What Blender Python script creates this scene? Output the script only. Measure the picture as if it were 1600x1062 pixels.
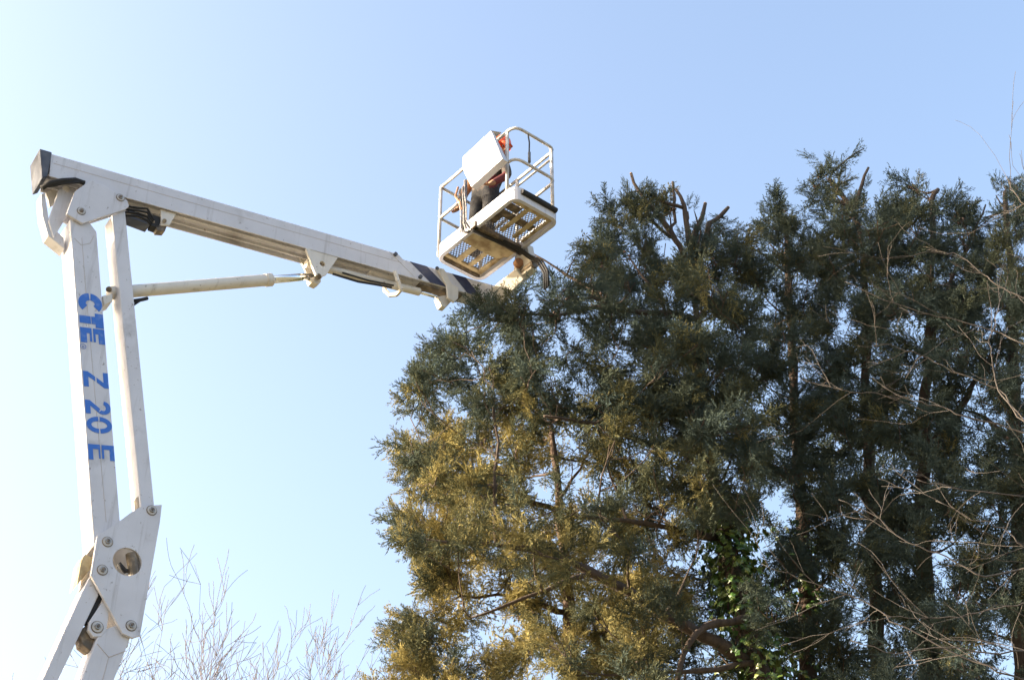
import bpy, bmesh, math, random
import numpy as np
from mathutils import Vector, Matrix

for o in list(bpy.data.objects):
    bpy.data.objects.remove(o)
scene = bpy.context.scene
COL = scene.collection
random.seed(7)
RS = np.random.RandomState(11)

# ------------------------------------------------------------------ camera
FPX, PITCH, CAMZ = 2300.0, math.radians(36.0), 1.6
cam_d = bpy.data.cameras.new('camera')
cam_d.sensor_width = 36.0
cam_d.lens = 36.0 * FPX / 1600.0
cam_d.clip_end = 5000
cam = bpy.data.objects.new('camera', cam_d)
COL.objects.link(cam)
cam.location = (0, 0, CAMZ)
cam.rotation_euler = (math.pi / 2 + PITCH, 0, 0)
scene.camera = cam

# ------------------------------------------------------------------ sky and sun
SUN_EL = math.radians(17.0)
SUN_DIR = Vector((-0.9994, -0.035, 0)).normalized() * math.cos(SUN_EL)
SUN_DIR.z = math.sin(SUN_EL)
world = bpy.data.worlds.new('World')
scene.world = world
world.use_nodes = True
wn = world.node_tree
sky = wn.nodes.new('ShaderNodeTexSky')
sky.sky_type = 'NISHITA'
sky.sun_disc = False
sky.sun_elevation = SUN_EL
sky.sun_rotation = math.atan2(SUN_DIR.x, SUN_DIR.y)
sky.altitude = 100
sky.air_density = 1.0
sky.dust_density = 7.0
sky.ozone_density = 1.0
wn.nodes['Background'].inputs[1].default_value = 0.15
wn.links.new(sky.outputs[0], wn.nodes['Background'].inputs[0])
sun_d = bpy.data.lights.new('sun', 'SUN')
sun_d.energy = 5.0
sun_d.angle = math.radians(0.53)
sun_d.color = (1.0, 0.85, 0.64)
sun = bpy.data.objects.new('sun', sun_d)
COL.objects.link(sun)
sun.rotation_euler = (-SUN_DIR).to_track_quat('-Z', 'Y').to_euler()
scene.view_settings.view_transform = 'Standard'
scene.view_settings.look = 'None'
scene.view_settings.gamma = 1.0
scene.view_settings.exposure = 2.05

# ------------------------------------------------------------------ sight lines: a photo pixel and a distance give a point of the place
C0 = np.array([0, 0, CAMZ])
FW = np.array([0, math.cos(PITCH), math.sin(PITCH)])
UP = np.array([0, -math.sin(PITCH), math.cos(PITCH)])
RT = np.array([1.0, 0, 0])
def ray(x, y):
    return FW + RT * (x - 800) / FPX + UP * (531 - y) / FPX
def at(x, y, Y):
    r = ray(x, y)
    return C0 + r * (Y / r[1])
def hit(x, y, p, n):
    r = ray(x, y)
    return C0 + r * (np.dot(np.asarray(p) - C0, n) / np.dot(r, n))

# ------------------------------------------------------------------ materials
def mat(name, color, rough=0.6, metal=0.0, c2=None, scale=8.0, detail=5.0, lo=0.45, hi=0.65, bump=0.0, bscale=60.0, stretch=None, spec=0.5):
    m = bpy.data.materials.new(name)
    m.use_nodes = True
    nt = m.node_tree
    b = nt.nodes['Principled BSDF']
    b.inputs['Roughness'].default_value = rough
    b.inputs['Metallic'].default_value = metal
    b.inputs['Specular IOR Level'].default_value = spec
    b.inputs['Base Color'].default_value = (*color, 1)
    tc = nt.nodes.new('ShaderNodeTexCoord')
    src = tc.outputs['Object']
    if stretch:
        mp = nt.nodes.new('ShaderNodeMapping')
        mp.inputs['Scale'].default_value = stretch
        nt.links.new(src, mp.inputs['Vector'])
        src = mp.outputs['Vector']
    if c2:
        n = nt.nodes.new('ShaderNodeTexNoise')
        n.inputs['Scale'].default_value = scale
        n.inputs['Detail'].default_value = detail
        nt.links.new(src, n.inputs['Vector'])
        r = nt.nodes.new('ShaderNodeValToRGB')
        r.color_ramp.elements[0].position = lo
        r.color_ramp.elements[1].position = hi
        r.color_ramp.elements[0].color = (*color, 1)
        r.color_ramp.elements[1].color = (*c2, 1)
        nt.links.new(n.outputs['Fac'], r.inputs['Fac'])
        nt.links.new(r.outputs['Color'], b.inputs['Base Color'])
    if bump:
        n2 = nt.nodes.new('ShaderNodeTexNoise')
        n2.inputs['Scale'].default_value = bscale
        n2.inputs['Detail'].default_value = 4
        nt.links.new(src, n2.inputs['Vector'])
        bp = nt.nodes.new('ShaderNodeBump')
        bp.inputs['Strength'].default_value = bump
        bp.inputs['Distance'].default_value = 0.02
        nt.links.new(n2.outputs['Fac'], bp.inputs['Height'])
        nt.links.new(bp.outputs['Normal'], b.inputs['Normal'])
    return m

M = {}
def paint(name, base, dirt, rough, amount):
    m = mat(name, base, rough, c2=tuple(0.86 * b + 0.14 * d for b, d in zip(base, dirt)), scale=3.0, lo=0.42, hi=0.7, bump=0.04, bscale=22)
    nt = m.node_tree
    b = nt.nodes['Principled BSDF']
    src = b.inputs['Base Color'].links[0].from_socket
    tc = nt.nodes.new('ShaderNodeTexCoord')
    for sc_, lo, hi, st, k in ((1.0, 0.56, 0.82, (13, 13, 0.9), 0.45), (1.0, 0.64, 0.70, (26, 26, 20), 0.55), (1.0, 0.60, 0.85, (2.2, 2.2, 2.2), 0.5)):
        mp = nt.nodes.new('ShaderNodeMapping')
        mp.inputs['Scale'].default_value = st
        nt.links.new(tc.outputs['Object'], mp.inputs['Vector'])
        n = nt.nodes.new('ShaderNodeTexNoise')
        n.inputs['Scale'].default_value = sc_
        n.inputs['Detail'].default_value = 6
        n.inputs['Roughness'].default_value = 0.62
        nt.links.new(mp.outputs[0], n.inputs['Vector'])
        r = nt.nodes.new('ShaderNodeMapRange')
        r.inputs['From Min'].default_value = lo
        r.inputs['From Max'].default_value = hi
        r.inputs['To Max'].default_value = k * amount
        nt.links.new(n.outputs['Fac'], r.inputs['Value'])
        mx = nt.nodes.new('ShaderNodeMix')
        mx.data_type = 'RGBA'
        mx.inputs['B'].default_value = (*dirt, 1)
        nt.links.new(r.outputs[0], mx.inputs['Factor'])
        nt.links.new(src, mx.inputs['A'])
        src = mx.outputs['Result']
    nt.links.new(src, b.inputs['Base Color'])
    return m
M['white'] = paint('white_paint', (0.56, 0.555, 0.60), (0.16, 0.135, 0.12), 0.5, 1.4)
M['cream'] = paint('cream_paint', (0.62, 0.58, 0.53), (0.17, 0.12, 0.08), 0.5, 1.3)
M['tan'] = mat('worn_tan_paint', (0.52, 0.42, 0.24), 0.55, c2=(0.27, 0.18, 0.08), scale=9, lo=0.45, hi=0.7)
M['grime'] = mat('greasy_steel', (0.10, 0.08, 0.06), 0.6, c2=(0.26, 0.20, 0.14), scale=14)
M['steel'] = mat('bolt_steel', (0.30, 0.29, 0.28), 0.4, 0.7, c2=(0.16, 0.12, 0.10), scale=30)
M['chrome'] = mat('chrome_rod', (0.75, 0.77, 0.80), 0.12, 1.0)
M['rail'] = mat('rail_paint', (0.50, 0.48, 0.47), 0.5, c2=(0.34, 0.31, 0.29), scale=12)
M['black'] = mat('black_rubber', (0.018, 0.018, 0.021), 0.85)
M['cap'] = mat('grey_plastic', (0.055, 0.065, 0.095), 0.85, c2=(0.11, 0.12, 0.15), scale=6)
M['navy'] = mat('navy_panel', (0.022, 0.030, 0.075), 0.4, c2=(0.05, 0.06, 0.11), scale=8)
M['blue'] = mat('blue_lettering', (0.030, 0.135, 0.50), 0.5, c2=(0.16, 0.24, 0.50), scale=16, lo=0.55, hi=0.78)
M['seam'] = mat('seam_line', (0.46, 0.41, 0.40), 0.7)
M['mesh'] = mat('galvanised_mesh', (0.16, 0.15, 0.15), 0.5, 0.5)
M['orange'] = mat('orange_plastic', (0.75, 0.10, 0.025), 0.35)
M['grey'] = mat('grey_plastic_muff', (0.10, 0.10, 0.10), 0.5)
M['skin'] = mat('skin', (0.50, 0.29, 0.20), 0.55)
M['trouser'] = mat('dark_trousers', (0.018, 0.018, 0.022), 0.95, c2=(0.035, 0.033, 0.032), scale=25, bump=0.4, bscale=30)
M['jacket'] = mat('dark_jacket', (0.045, 0.038, 0.035), 0.9, c2=(0.08, 0.06, 0.05), scale=18, bump=0.4, bscale=25)
M['red'] = mat('red_cloth', (0.42, 0.035, 0.03), 0.85)
M['darkred'] = mat('dark_red_cloth', (0.11, 0.018, 0.02), 0.9)
M['brown'] = mat('brown_leather', (0.33, 0.17, 0.09), 0.8, c2=(0.2, 0.1, 0.06), scale=20)
M['boot'] = mat('boot_leather', (0.03, 0.022, 0.018), 0.7)
M['bark'] = mat('cypress_bark', (0.075, 0.053, 0.040), 0.95, c2=(0.045, 0.032, 0.026), scale=14, bump=0.9, bscale=30, stretch=(1, 1, 0.18))
M['barkred'] = mat('peeling_bark', (0.095, 0.062, 0.045), 0.95, c2=(0.06, 0.04, 0.03), scale=12, bump=0.9, bscale=26, stretch=(1, 1, 0.2))
M['cut'] = mat('cut_wood', (0.45, 0.28, 0.14), 0.8)
M['cone'] = mat('cone_brown', (0.085, 0.055, 0.045), 0.85, c2=(0.15, 0.10, 0.075), scale=60)
M['bare'] = mat('bare_bark', (0.13, 0.105, 0.10), 0.9, c2=(0.08, 0.065, 0.065), scale=9)
M['barewarm'] = mat('grey_twig_bark', (0.080, 0.068, 0.062), 0.9, c2=(0.045, 0.038, 0.035), scale=15)  # bark colour darkened in place of shade on these twigs
M['ivy'] = mat('ivy_leaf', (0.05, 0.11, 0.022), 0.35, c2=(0.16, 0.19, 0.045), scale=5)
M['ground'] = mat('dry_grass', (0.15, 0.13, 0.08), 0.95, c2=(0.08, 0.085, 0.045), scale=0.6, bump=0.6, bscale=8)

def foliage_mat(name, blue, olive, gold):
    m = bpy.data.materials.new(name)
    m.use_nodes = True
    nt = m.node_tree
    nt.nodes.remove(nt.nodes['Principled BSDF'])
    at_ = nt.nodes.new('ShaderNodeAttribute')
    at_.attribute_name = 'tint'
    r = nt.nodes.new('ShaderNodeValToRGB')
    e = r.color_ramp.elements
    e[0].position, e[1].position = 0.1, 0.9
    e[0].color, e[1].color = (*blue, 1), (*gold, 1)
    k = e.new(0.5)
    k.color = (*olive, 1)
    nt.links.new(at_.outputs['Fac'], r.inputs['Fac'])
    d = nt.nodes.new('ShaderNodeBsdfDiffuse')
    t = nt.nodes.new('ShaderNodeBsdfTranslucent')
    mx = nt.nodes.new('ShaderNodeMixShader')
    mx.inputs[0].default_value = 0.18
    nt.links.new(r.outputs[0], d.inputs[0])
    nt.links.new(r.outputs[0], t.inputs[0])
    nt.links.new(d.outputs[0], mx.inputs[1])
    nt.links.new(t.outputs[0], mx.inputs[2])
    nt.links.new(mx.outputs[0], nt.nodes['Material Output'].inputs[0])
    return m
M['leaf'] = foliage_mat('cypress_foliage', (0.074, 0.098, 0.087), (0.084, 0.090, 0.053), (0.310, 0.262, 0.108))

# ------------------------------------------------------------------ object helpers
ROOTINV = {}
def tag(o, label=None, cat=None, group=None, kind=None):
    if label: o['label'] = label
    if cat: o['category'] = cat
    if group: o['group'] = group
    if kind: o['kind'] = kind
    return o
def root(name, loc, rz, label, cat, group=None):
    o = bpy.data.objects.new(name, None)
    o.empty_display_size = 0.3
    COL.objects.link(o)
    o.location = loc
    o.rotation_euler = (0, 0, rz)
    mw = Matrix.Translation(Vector(loc)) @ Matrix.Rotation(rz, 4, 'Z')
    ROOTINV[o.name] = np.array(mw.inverted())
    return tag(o, label, cat, group)
def inv_of(p):
    while p.parent: p = p.parent
    return ROOTINV[p.name]

class MB:
    """collects world-space geometry and links it as one mesh object"""
    def __init__(s):
        s.v, s.f = [], []
    def add(s, vs, fs):
        n = len(s.v)
        s.v += [tuple(map(float, p)) for p in vs]
        s.f += [tuple(i + n for i in f) for f in fs]
        return s
    def prism(s, a, b):
        n = len(a)
        return s.add(list(a) + list(b), [tuple(range(n)), tuple(range(2 * n - 1, n - 1, -1))] + [(i, i + n, (i + 1) % n + n, (i + 1) % n) for i in range(n)])
    def box(s, c, ax, ay, az):
        c, ax, ay, az = map(np.asarray, (c, ax, ay, az))
        P = [c + i * ax + j * ay + k * az for k in (-1, 1) for i, j in ((-1, -1), (1, -1), (1, 1), (-1, 1))]
        return s.prism(P[:4], P[4:])
    def tube(s, pts, r, n=8, cap=True):
        pts = [np.asarray(p, float) for p in pts]
        m = len(pts)
        rr = r if hasattr(r, '__len__') else [r] * m
        d0 = pts[1] - pts[0]
        ref = np.array([0, 0, 1.0]) if abs(d0[2]) < 0.9 * np.linalg.norm(d0) else np.array([1.0, 0, 0])
        vs, fs = [], []
        u = None
        for i in range(m):
            d = pts[min(i + 1, m - 1)] - pts[max(i - 1, 0)]
            d = d / (np.linalg.norm(d) + 1e-9)
            if u is None:
                u = np.cross(d, ref)
            u = u - d * np.dot(u, d)
            u = u / (np.linalg.norm(u) + 1e-9)
            w = np.cross(d, u)
            for k in range(n):
                a = 2 * math.pi * k / n
                vs.append(pts[i] + rr[i] * (math.cos(a) * u + math.sin(a) * w))
        for i in range(m - 1):
            for k in range(n):
                fs.append((i * n + k, i * n + (k + 1) % n, (i + 1) * n + (k + 1) % n, (i + 1) * n + k))
        if cap:
            fs.append(tuple(range(n - 1, -1, -1)))
            fs.append(tuple((m - 1) * n + k for k in range(n)))
        return s.add(vs, fs)
    def build(s, name, material, parent=None, smooth=False, bevel=0.0, kind=None):
        v = np.array(s.v)
        if parent is not None:
            I = inv_of(parent)
            v = v @ I[:3, :3].T + I[:3, 3]
        me = bpy.data.meshes.new(name)
        me.from_pydata(v.tolist(), [], s.f)
        bm = bmesh.new()
        bm.from_mesh(me)
        bmesh.ops.recalc_face_normals(bm, faces=bm.faces)
        bm.to_mesh(me)
        bm.free()
        me.materials.append(material)
        if smooth:
            me.polygons.foreach_set('use_smooth', [True] * len(me.polygons))
        o = bpy.data.objects.new(name, me)
        COL.objects.link(o)
        if parent is not None:
            o.parent = parent
        if bevel:
            b = o.modifiers.new('bevel', 'BEVEL')
            b.width = bevel
            b.segments = 2
            b.limit_method = 'ANGLE'
            b.angle_limit = math.radians(35)
            b.harden_normals = False
        if kind: o['kind'] = kind
        return o

# ------------------------------------------------------------------ ground
g = MB()
g.add([(-2500, -2500, 0), (2500, -2500, 0), (2500, 2500, 0), (-2500, 2500, 0)], [(0, 1, 2, 3)])
tag(g.build('ground', M['ground']), kind='structure')

# ================================================================== boom lift
TH = math.radians(33.0)
D = np.array([math.cos(TH), math.sin(TH), 0])       # along the boom, in plan
A = np.array([-math.sin(TH), math.cos(TH), 0])      # away from the viewer, across the arms
Z = np.array([0, 0, 1.0])
Q = C0 + ray(127, 330) * 14.2                       # upper hinge, near face of the arms
def pl(x, y, w=0.0):
    return hit(x, y, Q + A * w, A)
def uz(P):
    return np.array([np.dot(P - Q, D), P[2]])
def pw(u, z, w=0.0):
    return Q + D * u + A * w + Z * (z - Q[2])
WA = 0.27                                            # width across of the main arms
low_dir = uz(pl(105, 1062)) - uz(pl(185, 900))
low_dir /= np.linalg.norm(low_dir)
base = uz(pl(150, 1000)) + low_dir * 5.0
bp_ = pw(base[0], 0, WA / 2)
lift = root('boom_lift', (bp_[0], bp_[1], 0), TH, 'white articulated boom lift with a long telescopic arm and work basket', 'boom lift')

def plate(pix, w0, w1, name, m, parent=lift, bevel=0.006, wref=None):
    wr = w0 if wref is None else wref
    a = [pl(x, y, wr) + A * (w0 - wr) for x, y in pix]
    b = [p + A * (w1 - w0) for p in a]
    return MB().prism(a, b).build(name, m, parent, bevel=bevel)
def bolt(x, y, w, parent, r=0.035):
    c = pl(x, y, w)
    mb = MB().tube([c + A * 0.02, c - A * 0.008], r, 18)
    o = mb.build('hinge_pin', M['rail'], parent)
    MB().tube([c + A * 0.02, c - A * 0.003], r * 1.16, 18).build('grease_ring', M['grime'], o)
    MB().tube([c - A * 0.006, c - A * 0.024], r * 0.62, 6).build('bolt_head', M['steel'], o, bevel=0.003)
    MB().tube([c - A * 0.02, c - A * 0.032], r * 0.30, 10).build('bolt_end', M['grime'], o)
    return o

# --- upper arm (mast) with lettering
mast = plate([(109, 343), (139, 346), (151, 362), (188, 818), (166, 850), (147, 852)], 0, WA, 'upper_arm', M['white'], bevel=0.008)
MB().tube([pl(128, 372, -0.001), pl(133, 440, -0.001), pl(166, 815, -0.001)], 0.0022, 4).build('weld_seam', M['seam'], mast)
MB().tube([pl(116, 372, -0.001), pl(127, 383, -0.001), pl(141, 380, -0.001), pl(147, 368, -0.001)], 0.0028, 4).build('weld_seam', M['seam'], mast)
# --- levelling arm beside it
lev = plate([(175, 336), (195, 324), (241, 788), (221, 796)], 0.0, 0.20, 'levelling_arm', M['white'], bevel=0.006)
# dark inner slot at its foot
MB().prism([pl(220.7, 794, 0) + D * -0.003 + A * w for w in (0.04, 0.14)] + [pl(218.4, 772, 0) + D * -0.003 + A * w for w in (0.14, 0.04)],
           [pl(220.7, 794, 0) + D * 0.01 + A * w for w in (0.04, 0.14)] + [pl(218.4, 772, 0) + D * 0.01 + A * w for w in (0.14, 0.04)]).build('slot', M['grime'], lev)

# lettering: glyph outlines in a unit box, read downwards along the arm
def arc(cx, cy, rx, ry, a0, a1, n=14):
    return [(cx + rx * math.cos(math.radians(a0 + (a1 - a0) * i / n)), cy + ry * math.sin(math.radians(a0 + (a1 - a0) * i / n))) for i in range(n + 1)]
def ring(cx, cy, rx, ry, tx, ty, a0, a1, n=20):
    o, i = arc(cx, cy, rx, ry, a0, a1, n), arc(cx, cy, rx - tx, ry - ty, a0, a1, n)
    return [[o[k], o[k + 1], i[k + 1], i[k]] for k in range(n)]
def R4(x0, y0, x1, y1):
    return [[(x0, y0), (x1, y0), (x1, y1), (x0, y1)]]
GL = {
    'C': ring(0.52, 0.5, 0.52, 0.5, 0.36, 0.31, 44, 175, 18) + ring(0.52, 0.5, 0.52, 0.5, 0.36, 0.31, 185, 316, 18),
    'T': R4(0, 0.66, 1, 1) + R4(0.24, 0.0, 0.76, 0.47) + R4(0.24, 0.50, 0.76, 0.66),
    'E': R4(0, 0, 0.36, 0.47) + R4(0, 0.53, 0.36, 1) + R4(0.36, 0.74, 1, 1) + R4(0.36, 0.53, 0.9, 0.62) + R4(0.36, 0.38, 0.9, 0.47) + R4(0.36, 0, 1, 0.26),
    'Z': R4(0, 0.80, 1, 1) + R4(0, 0, 1, 0.20) + [[(0.02, 0.20), (0.34, 0.20), (0.60, 0.47), (0.30, 0.47)], [(0.36, 0.53), (0.66, 0.53), (0.98, 0.80), (0.66, 0.80)]],
    '2': ring(0.5, 0.70, 0.5, 0.30, 0.27, 0.19, 170, -40, 18) + [[(0.60, 0.585), (0.885, 0.51), (0.40, 0.20), (0.02, 0.20)]] + R4(0, 0, 1, 0.20),
    '0': ring(0.5, 0.5, 0.5, 0.5, 0.27, 0.19, 4, 176, 18) + ring(0.5, 0.5, 0.5, 0.5, 0.27, 0.19, 184, 356, 18),
    'e': R4(0, 0, 0.30, 0.46) + R4(0, 0.52, 0.30, 1) + R4(0.30, 0.82, 1, 1) + R4(0.30, 0.52, 0.9, 0.60) + R4(0.30, 0.40, 0.9, 0.46) + R4(0.30, 0, 1, 0.18),
}
def glyph(ch, y0, y1, k0=0.03, k1=0.985, name='letter', t=0.0025):
    def edge(y, k):
        xl = 119.0 + (y - 440) * (139.0 - 119.0) / 301 
        xr = 157.0 + (y - 440) * (182.0 - 157.0) / 301
        return pl(xl + (xr - xl) * k, y, -0.001)
    o = edge(y0, k0)
    ax = edge(y1, k0) - o                               # reading direction
    up = edge(y0, k1) - o
    axn = ax / np.linalg.norm(ax)
    up = up - axn * np.dot(up, axn)
    mb = MB()
    for q in GL[ch]:
        a = [o + ax * x + up * y for x, y in q]
        mb.prism(a, [p - A * t for p in a])
    return mb.build(name, M['blue'], mast)
for ch, y0, y1 in (('C', 456, 486), ('T', 486.5, 509), ('E', 510.5, 534)):
    glyph(ch, y0, y1)
for ch, y0, y1 in (('Z', 579, 603), ('2', 624, 645), ('0', 649, 675), ('e', 693, 717)):
    glyph(ch, y0, y1)
reg = pl(130, 541, -0.002)
MB().tube([reg + 0.026 * (math.cos(a) * D + math.sin(a) * Z) for a in np.linspace(0, 2 * math.pi, 17)], 0.0022, 4).build('registered_mark', M['blue'], mast)
MB().tube([reg + D * x + Z * y for x, y in ((-0.008, -0.012), (0.010, -0.012), (0.010, 0.004), (0.0, 0.006), (0.0, -0.012), (-0.008, 0.008))], 0.0022, 4).build('registered_mark', M['blue'], mast)

# --- knuckle: two side plates with a round hole, pins, link
def holed(pix, hx, hy, hr, w0, w1, name, m):
    c = uz(pl(hx, hy, w0))
    poly = [uz(pl(x, y, w0)) for x, y in pix]
    poly = [np.array(p) for p in poly]
    angs = sorted(set([round(2 * math.pi * i / 40, 4) for i in range(40)] + [round(math.atan2(p[1] - c[1], p[0] - c[0]) % (2 * math.pi), 4) for p in poly]))
    outer = []
    for a in angs:
        d = np.array([math.cos(a), math.sin(a)])
        best = None
        for i in range(len(poly)):
            p, q = poly[i], poly[(i + 1) % len(poly)]
            e = q - p
            den = d[0] * e[1] - d[1] * e[0]
            if abs(den) < 1e-9: continue
            t = ((p[0] - c[0]) * e[1] - (p[1] - c[1]) * e[0]) / den
            s_ = ((p[0] - c[0]) * d[1] - (p[1] - c[1]) * d[0]) / den
            if t > 0 and -1e-3 <= s_ <= 1 + 1e-3 and (best is None or t > best): best = t
        outer.append(c + d * best)
    inner = [c + hr * np.array([math.cos(a), math.sin(a)]) for a in angs]
    n = len(angs)
    vs = [pw(p[0], p[1], w) for w in (w0, w1) for p in outer + inner]
    fs = []
    for i in range(n):
        j = (i + 1) % n
        fs += [(i, j, n + j, n + i), (2 * n + j, 2 * n + i, 3 * n + i, 3 * n + j), (i, 2 * n + i, 2 * n + j, j), (n + j, 3 * n + j, 3 * n + i, n + i)]
    return MB().add(vs, fs).build(name, m, lift, bevel=0.004)
KP = [(205, 800), (222, 790), (253, 788), (250, 815), (219, 992), (208, 996), (192, 989), (142, 898), (152, 837), (189, 812)]
kp = holed(KP, 199, 877, 0.128, -0.035, -0.005, 'knuckle_plate', M['white'])
plate(KP, WA + 0.005, WA + 0.035, 'knuckle_plate', M['cream'], wref=0.0)
for x, y in ((237, 797), (168, 846), (160, 890), (205, 977)):
    bolt(x, y, -0.036, kp, 0.042)
# dark hardware seen inside the knuckle
MB().tube([pl(205, 865, 0.02), pl(211, 905, 0.02)], 0.05, 12).build('cylinder_foot', M['grime'], lift)
MB().tube([pl(222, 800, 0.10), pl(212, 970, 0.10)], 0.05, 12).build('inner_cylinder', M['cream'], lift)
MB().tube([pl(185, 880, 0.03), pl(196, 892, 0.03), pl(204, 889, 0.05)], 0.022, 8).build('hose', M['black'], lift, True)
# pivot link below the plate
link = plate([(161, 938), (172, 945), (167, 982), (159, 994), (146, 994), (138, 983), (140, 970), (150, 955)], -0.002, 0.05, 'knuckle_link', M['white'])
bolt(152, 979, -0.004, link, 0.046)
plate([(124, 985), (136, 975), (150, 1000), (142, 1016), (128, 1005)], 0.06, 0.2, 'link_lug', M['grime'])
plate([(133, 965), (154, 925), (160, 935), (140, 975)], 0.03, 0.12, 'knuckle_strut', M['black'])
plate([(120, 914), (127, 875), (133, 865), (146, 872), (140, 890)], 0.06, 0.24, 'knuckle_guard', M['tan'], bevel=0.004)

# --- lower arms, running down to the slewing turret
def extend(pa, pb, L):
    a, b = uz(pl(*pa)), uz(pl(*pb))
    d = (b - a) / np.linalg.norm(b - a)
    return b + d * L
def arm2(top, la, lb, ra, rb, w0, w1, name, L):
    e1, e2 = extend(la, lb, L), extend(ra, rb, L)
    pts = [uz(pl(*p)) for p in top] + [e2, e1]
    a = [pw(p[0], p[1], w0) for p in pts]
    return MB().prism(a, [p + A * (w1 - w0) for p in a]).build(name, M['white'], lift, bevel=0.008)
arm2([(128, 925), (141, 899), (155, 928)], (128, 925), (66, 1062), (155, 928), (91, 1062), 0.01, 0.23, 'lower_levelling_arm', 2.6)
la = arm2([(150, 1000), (156, 985), (185, 975), (206, 990)], (150, 1000), (128, 1062), (206, 996), (180, 1062), 0.003, WA, 'lower_arm', 2.6)
MB().tube([pl(152, 1005, 0.001), pl(170, 1026, 0.001), pl(197, 1016, 0.001)], 0.0035, 4).build('weld_seam', M['seam'], la)
MB().tube([pl(170, 1026, 0.001), pl(150, 1100, 0.001)], 0.0028, 4).build('weld_seam', M['seam'], la)
# turret and outrigger base, below the picture
be = extend((178, 985), (154, 1062), 2.6)
tb = pw(be[0], 0, WA / 2)
MB().tube([tb + Z * 0.75, tb + Z * 0.95, tb + Z * 1.0, tb + Z * (be[1] - 0.9), tb + Z * (be[1] + 0.35)], [0.5, 0.5, 0.32, 0.30, 0.2], 20).build('turret', M['white'], lift)
MB().box(tb + Z * 0.62, D * 1.7, A * 0.55, Z * 0.12).build('base_frame', M['white'], lift, bevel=0.02)
for i in (-1, 1):
    for j in (-1, 1):
        p = tb + D * 1.4 * i + A * 0.5 * j
        MB().tube([p + Z * 0.62, p + A * 0.9 * j + Z * 0.55, p + A * 1.0 * j + Z * 0.05], 0.06, 10).tube([p + A * 1.0 * j + Z * 0.06, p + A * 1.0 * j], 0.2, 16).build('outrigger', M['white'], lift)

# --- boom
t0, t1 = uz(pl(77, 239)), uz(pl(621, 396))
bd = (t1 - t0) / np.linalg.norm(t1 - t0)
bn = np.array([bd[1], -bd[0]])                        # downwards across the boom
hB = 0.5 * (np.dot(uz(pl(202, 311)) - t0, bn) + np.dot(uz(pl(661, 438)) - t0, bn))
def bq(px, py, w=0.0):                                 # photo point -> (along, down) on the boom
    r = uz(pl(px, py, w)) - t0
    return np.dot(r, bd), np.dot(r, bn)
def bpnt(s, d, w=0.0):
    p = t0 + bd * s + bn * d
    return pw(p[0], p[1], w)
WB = 0.275
h = hB
SEC = [(0, 0.008), (0.008, 0), (WB - 0.008, 0), (WB, 0.008), (WB, h), (WB - 0.014, h), (WB - 0.014, h - 0.055), (0.20, h - 0.055), (0.20, h - 0.012), (0.185, h - 0.012), (0.185, h - 0.05), (0.09, h - 0.05), (0.09, h - 0.012), (0.075, h - 0.012), (0.075, h - 0.055), (0.014, h - 0.055), (0.014, h), (0, h)]
sE0, sE1 = bq(621, 396)[0], bq(661, 438)[0]
def sect(sec, s_of):
    return [bpnt(s_of(d), d, w) for w, d in sec]
boom = MB().prism(sect(SEC, lambda d: 0.02), sect(SEC, lambda d: sE0 + (sE1 - sE0) * d / h)).build('boom', M['white'], lift)
MB().box(bpnt((sE0 + 0.1) / 2, h * 0.40, -0.0005), (bpnt(sE0 / 2, 0, 0) - bpnt(0, 0, 0)), A * 0.0015, Z * 0.0028).build('weld_seam', M['seam'], boom)
sa_, sb_ = bq(600, 392)[0], bq(646, 437)[0]
MB().tube([bpnt(sE0 - 0.10, 0.01, 0), bpnt(sE1 - 0.10, h - 0.01, 0)], 0.003, 4).build('weld_seam', M['seam'], boom)
for s_, d_ in ((sE0 - 0.035, 0.03), (sE1 - 0.04, h - 0.035)):
    c = bpnt(s_, d_, 0)
    MB().tube([c + A * 0.01, c - A * 0.03], 0.022, 12).build('roller_pin', M['cap'], boom)
# end cap
MB().prism([bpnt(-0.10, -0.012, w) for w in (-0.012, WB + 0.012)] + [bpnt(-0.05, h + 0.06, w) for w in (WB + 0.012, -0.012)],
           [bpnt(0.025, -0.012, w) for w in (-0.012, WB + 0.012)] + [bpnt(0.0, h + 0.02, w) for w in (WB + 0.012, -0.012)]).build('boom_end_cap', M['cap'], lift, bevel=0.012)
# hinge plates at the boom root
TP = [(104, 334), (117, 299), (142, 281), (164, 290), (199, 313), (202, 322), (196, 327), (129, 349)]
tp = plate(TP, -0.035, -0.006, 'hinge_plate', M['white'], bevel=0.005)
plate([(x - 12, y + 7) for x, y in TP], WB + 0.006, WB + 0.035, 'hinge_plate', M['white'], bevel=0.005)
for x, y in ((127, 330), (188, 309)):
    bolt(x, y, -0.036, tp, 0.038)
# rear bracket behind the arm head
plate([(92, 296), (112, 287), (122, 300), (104, 338), (84, 372), (76, 345)], 0.10, 0.15, 'rear_bracket', M['white'])
plate([(64, 303), (70, 301), (78, 352), (100, 371), (101, 389), (75, 368), (66, 335)], 0.12, 0.26, 'rear_bracket', M['white'])
plate([(72, 300), (90, 292), (86, 318), (78, 322)], 0.2, 0.24, 'rear_bracket', M['cream'])
MB().tube([pl(103, 296, 0.09), pl(103, 296, 0.28)], 0.035, 14).build('pin_sleeve', M['rail'], lift)
MB().tube([pl(66, 294, 0.03), pl(78, 286, -0.015), pl(98, 282, -0.03), pl(118, 281, -0.03), pl(132, 286, -0.02)], 0.024, 8).build('hose_bundle', M['black'], lift, True)
MB().tube([pl(64, 292, 0.08), pl(80, 290, 0.0), pl(100, 286, -0.02), pl(124, 284, -0.03)], 0.017, 8).build('hose', M['black'], lift, True)
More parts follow.
